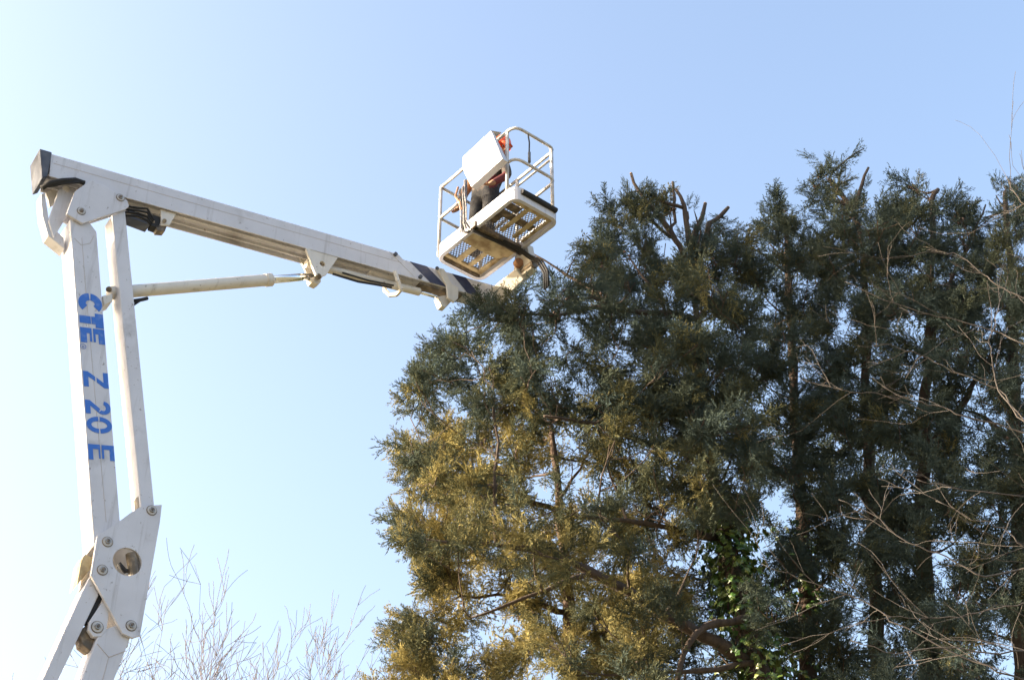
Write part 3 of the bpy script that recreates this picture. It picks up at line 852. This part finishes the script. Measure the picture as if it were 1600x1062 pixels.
def cypress(label, trunk, r0, limbs, clouds, extra=(), seed=0, bark='bark', gold=None, cones=60, size=(0.27, 0.46), stubs=()):
    """trunk: [(px,py,Y)...] from low to high; limbs: [([(px,py,Y)...], r0, r1)]; clouds: [(polygon, count, Ymid, Yspan, gap level)]"""
    r = np.random.RandomState(seed)
    tp_ = [np.array(p[1:], float) if p[0] == 'w' else at(*p) for p in trunk]
    g0 = tp_[0] + (tp_[0] - tp_[1]) * 0.2
    base_ = np.array([g0[0] + r.uniform(-.2, .2), g0[1] + r.uniform(-.2, .2), 0])
    t = root('cypress_tree', tuple(base_), 0, label, 'tree', 'row of cypress trees beside the lift')
    path = [base_, base_ * 0.5 + tp_[0] * 0.5 + r.normal(size=3) * 0.06] + tp_
    # trunk nodes
    nodes, rads, plen = [], [], []
    tot = sum(np.linalg.norm(path[i + 1] - path[i]) for i in range(len(path) - 1))
    acc = 0
    for i in range(len(path) - 1):
        L = np.linalg.norm(path[i + 1] - path[i])
        k = max(2, int(L / 0.25))
        for j in range(k):
            p = path[i] + (path[i + 1] - path[i]) * j / k + r.normal(size=3) * 0.012
            nodes.append(p)
            rads.append(max(0.035, r0 * 1.35 * (1 - 0.85 * (acc + L * j / k) / tot)))
            plen.append(0.0)
        acc += L
    nodes.append(path[-1]); rads.append(0.03); plen.append(0.0)
    MB().tube(nodes, [q * (1 + 0.08 * r.normal()) for q in rads], 12).build('trunk', M[bark], t, True)
    for pts_, ra, rb in limbs:
        P = [at(*p) for p in pts_]
        fine = []
        for i in range(len(P) - 1):
            k = max(2, int(np.linalg.norm(P[i + 1] - P[i]) / 0.18))
            for j in range(k):
                fine.append(P[i] + (P[i + 1] - P[i]) * j / k + r.normal(size=3) * 0.010)
        fine.append(P[-1])
        m = len(fine)
        rr = [ra + (rb - ra) * i / (m - 1) for i in range(m)]
        lo = MB().tube(fine, [q * (1 + 0.1 * r.normal()) for q in rr], 8).build('limb', M[bark], t, True)
        if rb > 0.018:
            e = fine[-1]; dv = fine[-1] - fine[-2]; dv /= np.linalg.norm(dv)
            MB().tube([e, e + dv * 0.006], rb * 0.93, 8).build('cut_end', M['cut'], lo)
        nodes += fine[1:]; rads += rr[1:]; plen += [0.3] * (m - 1)
    # foliage targets
    tg = []
    for poly, cnt, ym, ysp, lev, *lod in clouds:
        mode = 'f' if lod else 'c'
        if poly is None:                                # an ellipsoid: ym centre, ysp radii
            for _ in range(cnt):
                u = r.normal(size=3); u = u / np.linalg.norm(u) * r.rand() ** 0.4
                tg.append((np.array(ym) + u * np.array(ysp), ('f', u + r.normal(size=3) * 0.5), r.uniform(*size)))
            continue
        xs = [p[0] for p in poly]; ys = [p[1] for p in poly]
        n = tries = 0
        cents = []
        while n < cnt and tries < cnt * 40:
            tries += 1
            x, y = r.uniform(min(xs), max(xs)), r.uniform(min(ys), max(ys))
            if not inside(poly, x, y): continue
            Y = ym + ysp * (r.rand() + r.rand() - 1)
            P = at(x, y, Y)
            if gaps(P) > lev: continue
            if any(np.dot(P - c, P - c) < 0.20 for c in cents): continue
            cents.append(P)
            k = r.randint(7, 12)
            hub = np.array([r.normal() * 0.5, r.normal() * 0.4, r.uniform(-0.25, 0.55)])
            for _ in range(k):
                tg.append((P + r.normal(size=3) * 0.07, (mode, hub * 0.8 + r.normal(size=3) * 0.6), r.uniform(*size)))
            n += k / 1.28
    NA = np.array(nodes)
    ax_xy = NA[:, :2]
    def dist_axis(P):
        k = np.argmin(np.abs(NA[:len(rads), 2] - P[2]))
        return np.linalg.norm(NA[k, :2] - P[:2])
    tg.sort(key=lambda q: dist_axis(q[0]))
    for x, y, Y, x2, y2, s in extra:
        tg.append((at(x, y, Y), ('x', at(x2, y2, Y) - at(x, y, Y)), s))
    br = MB()
    co, tint, cone_pts = [], [], []
    NB = 40000
    buf = np.zeros((NB, 3)); pb = np.zeros(NB); rb_ = np.zeros(NB)
    m = len(nodes)
    buf[:m] = NA; pb[:m] = plen; rb_[:m] = rads
    for P, dirn, s in tg:
        dl = buf[:m] - P
        dist = np.linalg.norm(dl, axis=1)
        cost = dist + 0.22 * pb[:m] + 0.8 * np.clip(dl[:, 2] + 0.15, 0, 9)
        i = int(np.argmin(cost))
        S = buf[i]
        L = dist[i]
        if L > 0.12:
            k = max(3, int(L / 0.16) + 1)
            mid = (S + P) / 2 + np.array([0, 0, -0.10 * L]) + r.normal(size=3) * 0.07 * L
            ch = [(1 - q) ** 2 * S + 2 * q * (1 - q) * mid + q * q * P for q in np.linspace(0, 1, k)]
            ch = [c + (r.normal(size=3) * 0.012 if 0 < j < k - 1 else 0) for j, c in enumerate(ch)]
            ra = min(rb_[i] * 0.75, 0.010 + 0.016 * L)
            rr = np.linspace(ra, 0.006, k)
            br.tube(ch, list(rr), 5, cap=False)
            for j in range(1, k):
                buf[m] = ch[j]; pb[m] = pb[i] + L * j / (k - 1); rb_[m] = rr[j]; m += 1
            gd = ch[-1] - ch[-2]
            gd = gd / (np.linalg.norm(gd) + 1e-9)
        else:
            gd = r.normal(size=3)
        if r.rand() < 0.5 and cones:
            q = ch[r.randint(0, k)] if L > 0.12 else P
            for _ in range(r.randint(1, 5)):
                cone_pts.append(q + r.normal(size=3) * 0.03)
        d = dirn[1] + gd * 0.45 if dirn[0] in 'cf' else dirn[1]
        d, a, b = frame_from(d)
        ang = r.rand() * 6.28
        a, b = math.cos(ang) * a + math.sin(ang) * b, -math.sin(ang) * a + math.cos(ang) * b
        lib = COARSE if dirn[0] == 'f' else PLUMES
        tv, tone = lib[r.randint(len(lib))]
        fat = r.uniform(0.85, 1.2) if dirn[0] in 'cf' else 0.6
        Rm = np.stack([d, a * fat, b * fat], 0).astype(np.float32) * np.float32(s)
        st = P - d * s * 0.12 if dirn[0] in 'cf' else P
        co.append(tv @ Rm + st.astype(np.float32))
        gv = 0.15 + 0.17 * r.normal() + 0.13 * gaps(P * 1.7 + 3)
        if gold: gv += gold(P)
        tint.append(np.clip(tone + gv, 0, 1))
    br.build('branches', M[bark], t, True, kind='stuff')
    tri_mesh('crown', np.concatenate(co), np.concatenate(tint), M['leaf'], t)
    if cone_pts: cone_mesh(cone_pts[:cones * 3], t)
    return t

def sun_gold_lo(P):  # own golden foliage tone plus painted low sunlight, fading towards the top
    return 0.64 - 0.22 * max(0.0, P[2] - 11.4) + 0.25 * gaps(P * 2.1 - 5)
def sun_gold_a(P):  # low sunlight painted as a gold tint on the lower-left foliage
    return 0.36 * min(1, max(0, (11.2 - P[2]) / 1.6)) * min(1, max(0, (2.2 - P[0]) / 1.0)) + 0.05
# the pruned tree nearest the basket
PA = [(652, 650), (655, 610), (672, 555), (722, 505), (800, 478), (885, 460), (908, 400), (950, 400), (968, 350), (1000, 362), (1060, 425), (1130, 385), (1162, 400), (1190, 560), (1200, 800), (1060, 860), (980, 760), (900, 660), (760, 650)]
PA2 = [(1000, 820), (1200, 760), (1210, 1180), (800, 1180), (900, 960)]
YA = 14.6
cypress('blue-green cypress with sawn-off top branches, its foliage touching the boom tip', 
    [(1195, 1075, YA), (1165, 980, YA), (1135, 860, YA), (1108, 700, YA), (1092, 560, YA), (1087, 480, YA), (1085, 432, YA)], 0.17,
    [([(1084, 430, YA), (1062, 385, YA), (1048, 362, YA), (1015, 320, YA - .1), (1000, 298, YA - .1), (986, 271, YA - .1)], 0.05, 0.019),
     ([(1085, 430, YA), (1078, 395, YA), (1073, 350, YA), (1070, 322, YA), (1056, 296, YA)], 0.055, 0.022),
     ([(1048, 362, YA), (1055, 345, YA), (1053, 310, YA), (1051, 284, YA)], 0.026, 0.017),
     ([(1071, 326, YA), (1045, 318, YA - .1), (1025, 311, YA - .1), (1008, 300, YA - .1)], 0.026, 0.014),
     ([(1087, 432, YA + .1), (1083, 385, YA + .1), (1090, 352, YA + .1), (1102, 318, YA + .1)], 0.055, 0.026),
     ([(1090, 425, YA + .2), (1098, 385, YA + .2), (1110, 350, YA + .2), (1126, 336, YA + .2), (1138, 324, YA + .2)], 0.05, 0.022),
     ([(1048, 372, YA), (1020, 345, YA - .2), (1005, 322, YA - .2), (995, 305, YA - .2)], 0.024, 0.008),
     ([(1090, 500, YA), (1050, 488, YA - .3), (1000, 486, YA - .5), (950, 480, YA - .7), (905, 482, YA - .8), (868, 494, YA - .9), (795, 488, YA - 1.1)], 0.045, 0.012),
     ([(960, 480, YA - .6), (925, 466, YA - .7), (884, 467, YA - .8)], 0.026, 0.015),
     ([(950, 470, YA - .4), (905, 440, YA - .2), (870, 418, YA - .1), (828, 394, YA)], 0.026, 0.010),
     ([(1098, 600, YA), (1030, 470, YA - .5), (985, 405, YA - .6)], 0.035, 0.010),
     ([(1165, 1030, YA - .1), (1100, 992, YA - .4), (1040, 960, YA - .6), (980, 922, YA - .8), (925, 893, YA - .9), (850, 860, YA - 1.1), (760, 850, YA - 1.3), (665, 842, YA - 1.4)], 0.086, 0.010),
     ([(925, 893, YA - .9), (880, 912, YA - 1.0), (790, 945, YA - 1.1), (735, 965, YA - 1.2)], 0.032, 0.010),
     ([(775, 850, YA - 1.2), (772, 760, YA - 1.3), (778, 690, YA - 1.3), (772, 640, YA - 1.3)], 0.024, 0.010),
     ([(1180, 968, YA - .2), (1120, 972, YA - .5), (1085, 990, YA - .6), (1068, 1022, YA - .65), (1058, 1075, YA - .7)], 0.045, 0.028),
     ([(1185, 1035, YA - .1), (1100, 1048, YA - .4), (985, 1051, YA - .7)], 0.035, 0.022),
     ([(1040, 960, YA - .6), (1056, 935, YA - .6), (1070, 905, YA - .6)], 0.024, 0.012),
     ([(1120, 840, YA), (1050, 825, YA - .5), (980, 812, YA - .9), (900, 805, YA - 1.2)], 0.05, 0.015),
     ([(1105, 700, YA), (1000, 690, YA - .5), (930, 660, YA - .9), (850, 650, YA - 1.1)], 0.05, 0.015),
     ([(925, 893, YA - .9), (960, 905, YA - .7), (1000, 935, YA - .6)], 0.02, 0.01)],
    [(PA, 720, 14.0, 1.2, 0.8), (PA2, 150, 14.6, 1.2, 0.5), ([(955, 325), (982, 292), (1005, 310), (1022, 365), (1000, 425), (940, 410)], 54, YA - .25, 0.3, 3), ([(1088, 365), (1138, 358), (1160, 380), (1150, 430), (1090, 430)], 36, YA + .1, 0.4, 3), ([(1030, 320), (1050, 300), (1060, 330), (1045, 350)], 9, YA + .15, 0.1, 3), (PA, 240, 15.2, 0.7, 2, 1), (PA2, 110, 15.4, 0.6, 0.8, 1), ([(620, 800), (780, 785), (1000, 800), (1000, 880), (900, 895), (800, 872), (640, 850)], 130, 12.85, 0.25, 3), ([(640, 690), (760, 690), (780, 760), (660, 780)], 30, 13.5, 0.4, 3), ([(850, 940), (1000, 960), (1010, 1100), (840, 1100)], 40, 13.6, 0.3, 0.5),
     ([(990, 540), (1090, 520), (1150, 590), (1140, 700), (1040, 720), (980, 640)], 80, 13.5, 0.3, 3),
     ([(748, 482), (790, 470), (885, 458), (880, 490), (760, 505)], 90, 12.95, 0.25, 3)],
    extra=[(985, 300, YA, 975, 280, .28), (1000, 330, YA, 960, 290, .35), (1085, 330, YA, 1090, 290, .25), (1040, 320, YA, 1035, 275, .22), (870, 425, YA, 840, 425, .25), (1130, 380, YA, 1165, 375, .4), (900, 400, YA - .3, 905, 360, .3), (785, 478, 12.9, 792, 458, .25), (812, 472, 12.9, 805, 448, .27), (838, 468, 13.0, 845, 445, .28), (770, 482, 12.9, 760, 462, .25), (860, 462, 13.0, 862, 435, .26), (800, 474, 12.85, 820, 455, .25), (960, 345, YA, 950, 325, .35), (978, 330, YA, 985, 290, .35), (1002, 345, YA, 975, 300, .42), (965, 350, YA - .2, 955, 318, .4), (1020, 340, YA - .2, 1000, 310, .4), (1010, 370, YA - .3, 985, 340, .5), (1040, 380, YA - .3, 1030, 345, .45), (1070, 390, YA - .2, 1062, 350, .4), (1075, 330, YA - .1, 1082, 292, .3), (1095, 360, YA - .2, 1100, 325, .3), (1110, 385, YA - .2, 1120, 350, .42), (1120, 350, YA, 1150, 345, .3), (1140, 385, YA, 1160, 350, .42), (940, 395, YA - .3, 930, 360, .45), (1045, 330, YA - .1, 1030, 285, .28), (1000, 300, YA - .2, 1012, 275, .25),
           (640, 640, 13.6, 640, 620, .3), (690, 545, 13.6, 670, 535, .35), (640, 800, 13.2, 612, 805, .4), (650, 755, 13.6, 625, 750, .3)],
    seed=21, cones=70, gold=sun_gold_a)
# sunlit golden tree behind it
PF = [(610, 1180), (612, 1062), (622, 1000), (665, 930), (668, 860), (645, 790), (662, 700), (720, 640), (820, 620), (930, 660), (1000, 760), (1060, 900), (1060, 1180)]
YF = 15.9
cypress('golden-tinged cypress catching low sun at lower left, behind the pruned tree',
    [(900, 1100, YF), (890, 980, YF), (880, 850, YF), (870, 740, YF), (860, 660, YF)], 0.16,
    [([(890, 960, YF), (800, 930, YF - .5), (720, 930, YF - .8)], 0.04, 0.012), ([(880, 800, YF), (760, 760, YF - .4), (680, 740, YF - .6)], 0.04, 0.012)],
    [([(606, 1130), (612, 1020), (662, 940), (662, 860), (640, 800), (658, 700), (700, 660), (740, 700), (720, 1130)], 190, YF - 0.9, 0.8, 3), (PF, 560, YF - 0.7, 1.3, 1.3), (PF, 330, YF + .5, 0.7, 2, 1)], seed=22, gold=sun_gold_lo, bark='barkred', cones=40)
# the taller trees to the right
YB = 16.0
cypress('cypress with a pointed leafy tip, between the pruned tree and the tallest',
    [(1262, 1075, YB), (1258, 900, YB), (1250, 760, YB), (1240, 600, YB), (1232, 450, YB), (1226, 340, YB)], 0.15, [],
    [([(1165, 385), (1180, 345), (1225, 325), (1255, 370), (1290, 400), (1300, 640), (1190, 640)], 190, YB - .5, 1.1, 0.9), ([(1180, 640), (1310, 640), (1320, 1130), (1180, 1130)], 170, YB - .6, 1.2, 0.6), ([(1190, 400), (1290, 420), (1310, 1130), (1180, 1130)], 165, YB + .9, 0.6, 0.9, 1), ([(1215, 400), (1270, 400), (1300, 900), (1230, 900)], 60, YB - .75, 0.3, 0.9)],
    extra=[(1226, 335, YB, 1222, 288, .42), (1192, 345, YB, 1188, 315, .3), (1232, 345, YB, 1245, 320, .3)], seed=23, bark='barkred', cones=40)
YC = 15.4
cypress('tallest cypress with a crooked top reaching out over its neighbours',
    [(1372, 1075, YC), (1368, 900, YC), (1360, 740, YC), (1353, 620, YC), (1352, 480, YC), (1348, 385, YC), (1330, 325, YC), (1308, 295, YC), (1295, 280, YC)], 0.13,
    [([(1335, 325, YC), (1345, 290, YC), (1357, 262, YC)], 0.035, 0.015), ([(1300, 270, YC), (1325, 248, YC), (1350, 232, YC)], 0.02, 0.006),
     ([(1352, 420, YC), (1400, 375, YC), (1440, 335, YC)], 0.035, 0.012)],
    [([(1262, 310), (1268, 285), (1296, 272), (1318, 285), (1312, 330), (1375, 310), (1400, 350), (1410, 640), (1290, 640), (1300, 440), (1280, 350)], 230, YC - .4, 0.9, 0.9), ([(1290, 640), (1410, 640), (1420, 1130), (1290, 1130)], 170, YC - .7, 1.1, 0.6), ([(1300, 420), (1400, 400), (1410, 1130), (1290, 1130)], 150, YC + 1.2, 0.6, 0.75, 1), ([(1325, 400), (1380, 400), (1400, 1000), (1335, 1000)], 75, YC - .7, 0.3, 0.8)],
    extra=[(1305, 262, YC, 1352, 226, .6), (1290, 262, YC, 1258, 240, .45), (1280, 275, YC, 1255, 290, .42), (1300, 265, YC, 1290, 236, .32), (1290, 340, YC, 1262, 340, .35), (1350, 300, YC, 1360, 275, .35)], seed=24, cones=60)
YD = 15.0
cypress('cypress with a broken stub at its top, right of the tallest one',
    [(1452, 1080, YD), (1446, 900, YD), (1440, 760, YD), (1446, 640, YD), (1452, 520, YD), (1456, 420, YD), (1458, 340, YD), (1455, 312, YD), (1466, 296, YD)], 0.15,
    [([(1446, 700, YD), (1490, 660, YD - .2), (1520, 600, YD - .2), (1545, 560, YD - .2)], 0.06, 0.02), ([(1442, 720, YD), (1400, 690, YD), (1370, 650, YD)], 0.04, 0.012), ([(1452, 560, YD), (1475, 470, YD), (1500, 410, YD), (1540, 320, YD)], 0.035, 0.01)],
    [([(1390, 345), (1420, 300), (1448, 300), (1470, 330), (1520, 330), (1535, 400), (1520, 520), (1400, 520)], 190, YD - .1, 0.9, 1.3), ([(1395, 520), (1520, 520), (1510, 760), (1400, 760)], 85, YD - .5, 0.9, 0.2), ([(1390, 760), (1530, 760), (1530, 1130), (1390, 1130)], 150, YD - .6, 1.0, 0.6), ([(1400, 400), (1520, 400), (1520, 1130), (1400, 1130)], 135, YD + 1.3, 0.6, 0.65, 1), ([(1425, 380), (1480, 380), (1475, 1000), (1415, 1000)], 75, YD - .7, 0.3, 0.8)],
    extra=[(1432, 300, YD, 1440, 262, .4), (1420, 310, YD, 1412, 285, .25), (1445, 300, YD, 1455, 268, .22)], seed=25, cones=60)
YE = 14.6
cypress('dense cypress at the right edge behind thin bare twigs',
    [(1600, 1080, YE), (1596, 900, YE), (1588, 700, YE), (1582, 500, YE), (1574, 360, YE), (1570, 300, YE)], 0.15,
    [([(1588, 700, YE), (1540, 650, YE), (1505, 640, YE)], 0.04, 0.012)],
    [([(1515, 345), (1545, 300), (1600, 292), (1680, 310), (1720, 520), (1530, 560), (1535, 420)], 190, YE, 1.0, 1.3), ([(1520, 560), (1660, 560), (1660, 760), (1510, 760)], 95, YE - .4, 0.9, 0.3), ([(1500, 760), (1660, 760), (1660, 1130), (1510, 1130)], 150, YE - .5, 1.0, 0.6), ([(1530, 400), (1660, 400), (1660, 1130), (1510, 1130)], 135, YE + 1.3, 0.6, 0.65, 1), ([(1545, 340), (1610, 340), (1625, 1000), (1560, 1000)], 75, YE - .7, 0.3, 0.9)],
    extra=[(1556, 305, YE, 1552, 280, .3), (1595, 300, YE, 1600, 272, .35)], seed=26, cones=60)

# neighbours outside the view on the sunny side; their high crowns shade the tree tops and dapple the lift's upper arm
cypress('slender cypress outside the view, farther left than the lift',
    [('w', -14.0, 10.8, 6.0), ('w', -14.0, 10.8, 11.0), ('w', -14.1, 10.8, 17.0)], 0.2, [],
    [(None, 45, (-14.0, 10.75, 14.6), (1.2, 0.55, 2.4), 0)], seed=29, cones=0, size=(0.7, 1.1))
cypress('very tall high-crowned cypress outside the view on the left',
    [('w', -14.0, 14.3, 8.0), ('w', -14.0, 14.3, 15.0), ('w', -14.1, 14.3, 23.5)], 0.3, [],
    [(None, 210, (-14.0, 14.3, 19.8), (2.0, 1.7, 4.3), 0)], seed=30, cones=0, size=(0.9, 1.5))

# ================================================================== ivy on the lower trunks
def ivy(label, pts, n, rad, seed):
    r = np.random.RandomState(seed)
    P = [at(*p) for p in pts]
    t = root('ivy_plant', (P[0][0], P[0][1], 0), 0, label, 'ivy', 'ivy climbing the cypress trunks')
    for k in range(4):
        o = r.normal(size=3) * rad * 0.4
        line = []
        for i in range(len(P) - 1):
            for q in np.linspace(0, 1, 7)[:-1]:
                a = 1.2 * (i + q) * 2 + k * 1.6
                line.append(P[i] + (P[i + 1] - P[i]) * q + np.array([math.cos(a), math.sin(a), 0]) * rad * 0.55 + r.normal(size=3) * 0.02)
        MB().tube([np.array([P[0][0] + o[0], P[0][1] + o[1], 0])] + line, 0.012, 5).build('vine_stem', M['barkred'], t, True)
    mb = MB()
    for _ in range(n):
        i = r.randint(len(P) - 1)
        q = P[i] + (P[i + 1] - P[i]) * r.rand()
        a = r.rand() * 6.28
        c = q + np.array([math.cos(a), math.sin(a), 0]) * rad * (0.5 + abs(r.normal()) * 0.55) + r.normal(size=3) * 0.04
        nrm = np.array([math.cos(a), math.sin(a), 0.5]) + r.normal(size=3) * 0.5
        nrm /= np.linalg.norm(nrm)
        u = np.cross(nrm, Z + r.normal(size=3) * 0.3); u /= np.linalg.norm(u)
        v = np.cross(nrm, u)
        s = r.uniform(0.028, 0.05)
        out = [(0, 1.2), (0.55, 0.55), (1.0, 0.45), (0.65, -0.15), (0.7, -0.7), (0, -0.5), (-0.7, -0.7), (-0.65, -0.15), (-1.0, 0.45), (-0.55, 0.55)]
        mb.add([c + nrm * s * 0.25] + [c + u * x * s - v * y * s for x, y in out], [(0, 1 + k, 1 + (k + 1) % 10) for k in range(10)])
    o = mb.build('leaves', M['ivy'], t, kind='stuff')
    return t
ivy('glossy ivy wrapping the thick leaning trunk at lower centre', [(1205, 1120, YA), (1165, 985, YA), (1145, 880, YA), (1128, 800, YA)], 1500, 0.26, 31)
ivy('thin ivy on the reddish trunk right of the thick ivied one', [(1265, 1120, YB), (1259, 960, YB), (1250, 830, YB)], 900, 0.28, 32)

# ================================================================== leafless trees
def grow(mb, p, d, L, r, depth, rs, spread=0.5, up=0.12, kids=(2, 4), seg=5, minr=0.0025, shrink=0.68):
    pts, rr = [p], [r]
    q, dd = np.array(p), d / np.linalg.norm(d)
    for i in range(seg):
        dd = dd + rs.normal(size=3) * 0.13 + np.array([0, 0, up * 0.3])
        dd /= np.linalg.norm(dd)
        q = q + dd * L / seg
        pts.append(q); rr.append(max(minr, r * (1 - 0.55 * (i + 1) / seg)))
    mb.tube(pts, rr, 6 if r > 0.02 else 4, cap=False)
    if depth == 0: return
    for _ in range(rs.randint(*kids) + (1 if depth > 1 else 0)):
        i = rs.randint(1, seg + 1)
        nd = (pts[i] - pts[i - 1]); nd /= np.linalg.norm(nd)
        nd = nd + rs.normal(size=3) * spread + np.array([0, 0, up])
        grow(mb, pts[i], nd, L * shrink * rs.uniform(0.7, 1.15), max(minr, rr[i] * 0.66), depth - 1, rs, spread, up, kids, seg, minr, shrink)
def bare(label, px, py, Y, height, seed, lean=(0, 0), n=5):
    rs = np.random.RandomState(seed)
    top = at(px, py, Y)
    b = np.array([top[0], top[1], 0])
    t = root('bare_tree', tuple(b), 0, label, 'tree', 'leafless trees in the background')
    th = top[2] - height
    MB().tube([b, b + Z * th * 0.5 + rs.normal(size=3) * 0.08, b + Z * th], [0.2, 0.15, 0.11], 10).build('trunk', M['bare'], t, True)
    mb = MB()
    for k in range(n):
        a = 6.28 * k / n + rs.rand()
        grow(mb, b + Z * (th - rs.rand() * 0.8), np.array([math.cos(a) * 0.55, math.sin(a) * 0.55, 1.0]), height * 0.48 * rs.uniform(0.85, 1.15), 0.032, 4, rs, 0.42, 0.20, minr=0.0042)
    mb.build('branches', M['bare'], t, kind='stuff')
bare('leafless tree with the highest twigs, just right of the lift knuckle', 350, 905, 24, 5.2, 41)
bare('lower leafless tree left of the golden cypress', 520, 895, 27, 5.6, 42, n=7)
bare('faint leafless tree behind the lower arms of the lift', 90, 940, 26, 4.8, 43, n=5)

# thin-twigged bare shrub tree in front of the cypresses at the right
rs = np.random.RandomState(51)
YS = 10.5
sb0 = at(1760, 1000, YS)
shrub = root('bare_sapling', (sb0[0], sb0[1], 0), 0, 'leafless grey sapling whose long thin twigs cross the right-hand cypresses', 'tree')
st = [np.array([sb0[0], sb0[1], 0]), np.array([sb0[0] + .05, sb0[1], 2.5]), at(1752, 1000, YS), at(1735, 800, YS), at(1715, 640, YS), at(1705, 480, YS), at(1700, 400, YS)]
MB().tube(st, [0.08, 0.065, 0.045, 0.035, 0.028, 0.02, 0.01], 8).build('trunk', M['barewarm'], shrub, True)
TW = [[(1712, 560), (1660, 500), (1600, 469), (1556, 443), (1530, 421), (1490, 395), (1438, 395), (1385, 404)],
      [(1722, 720), (1660, 690), (1600, 655), (1559, 607), (1487, 578), (1439, 554), (1393, 541), (1340, 540)],
      [(1724, 760), (1660, 700), (1600, 676), (1515, 653), (1472, 638), (1426, 625), (1380, 616), (1330, 612), (1285, 600)],
      [(1640, 690), (1590, 650), (1559, 607), (1547, 559), (1548, 531), (1558, 485), (1575, 430)],
      [(1735, 800), (1660, 782), (1600, 776), (1508, 766), (1433, 749)],
      [(1740, 860), (1650, 850), (1600, 853), (1571, 824), (1520, 811), (1462, 782)],
      [(1752, 1090), (1650, 1075), (1558, 1050), (1488, 1016), (1392, 970), (1350, 937), (1246, 903), (1190, 880)],
      [(1745, 930), (1660, 940), (1600, 943), (1558, 949), (1500, 964), (1433, 967), (1380, 960)],
      [(1745, 1000), (1650, 1010), (1560, 1020), (1480, 1010), (1400, 1020), (1330, 1000)],
      [(1700, 420), (1650, 360), (1600, 320), (1580, 295), (1572, 275)],
      [(1715, 640), (1640, 560), (1560, 520), (1500, 500), (1450, 490), (1380, 470), (1320, 440)],
      [(1740, 900), (1640, 880), (1540, 900), (1480, 870), (1420, 850), (1360, 800), (1310, 780)]]
for tw in TW:
    ys = YS + rs.uniform(-0.6, 0.3)
    P = [at(x, y, YS + (ys - YS) * min(1, i / 2)) for i, (x, y) in enumerate(tw)]
    fine = []
    for i in range(len(P) - 1):
        for q in range(4):
            fine.append(P[i] + (P[i + 1] - P[i]) * q / 4 + rs.normal(size=3) * 0.008)
    fine.append(P[-1])
    m = len(fine)
    rr = np.linspace(0.0085, 0.0022, m)
    o = MB().tube(fine, list(rr), 6).build('branch', M['barewarm'], shrub, True)
    mb = MB()
    for k in range(7):
        i = rs.randint(3, m - 1)
        nd = fine[i + 1] - fine[i]; nd /= np.linalg.norm(nd)
        nd = nd + rs.normal(size=3) * 0.55 + np.array([0, 0, 0.15])
        grow(mb, fine[i], nd, rs.uniform(0.35, 0.9), max(0.0028, rr[i] * 0.5), 2, rs, 0.45, 0.05, (0, 2), 6, 0.0017, 0.55)
    mb.build('twigs', M['barewarm'], o, kind='stuff')
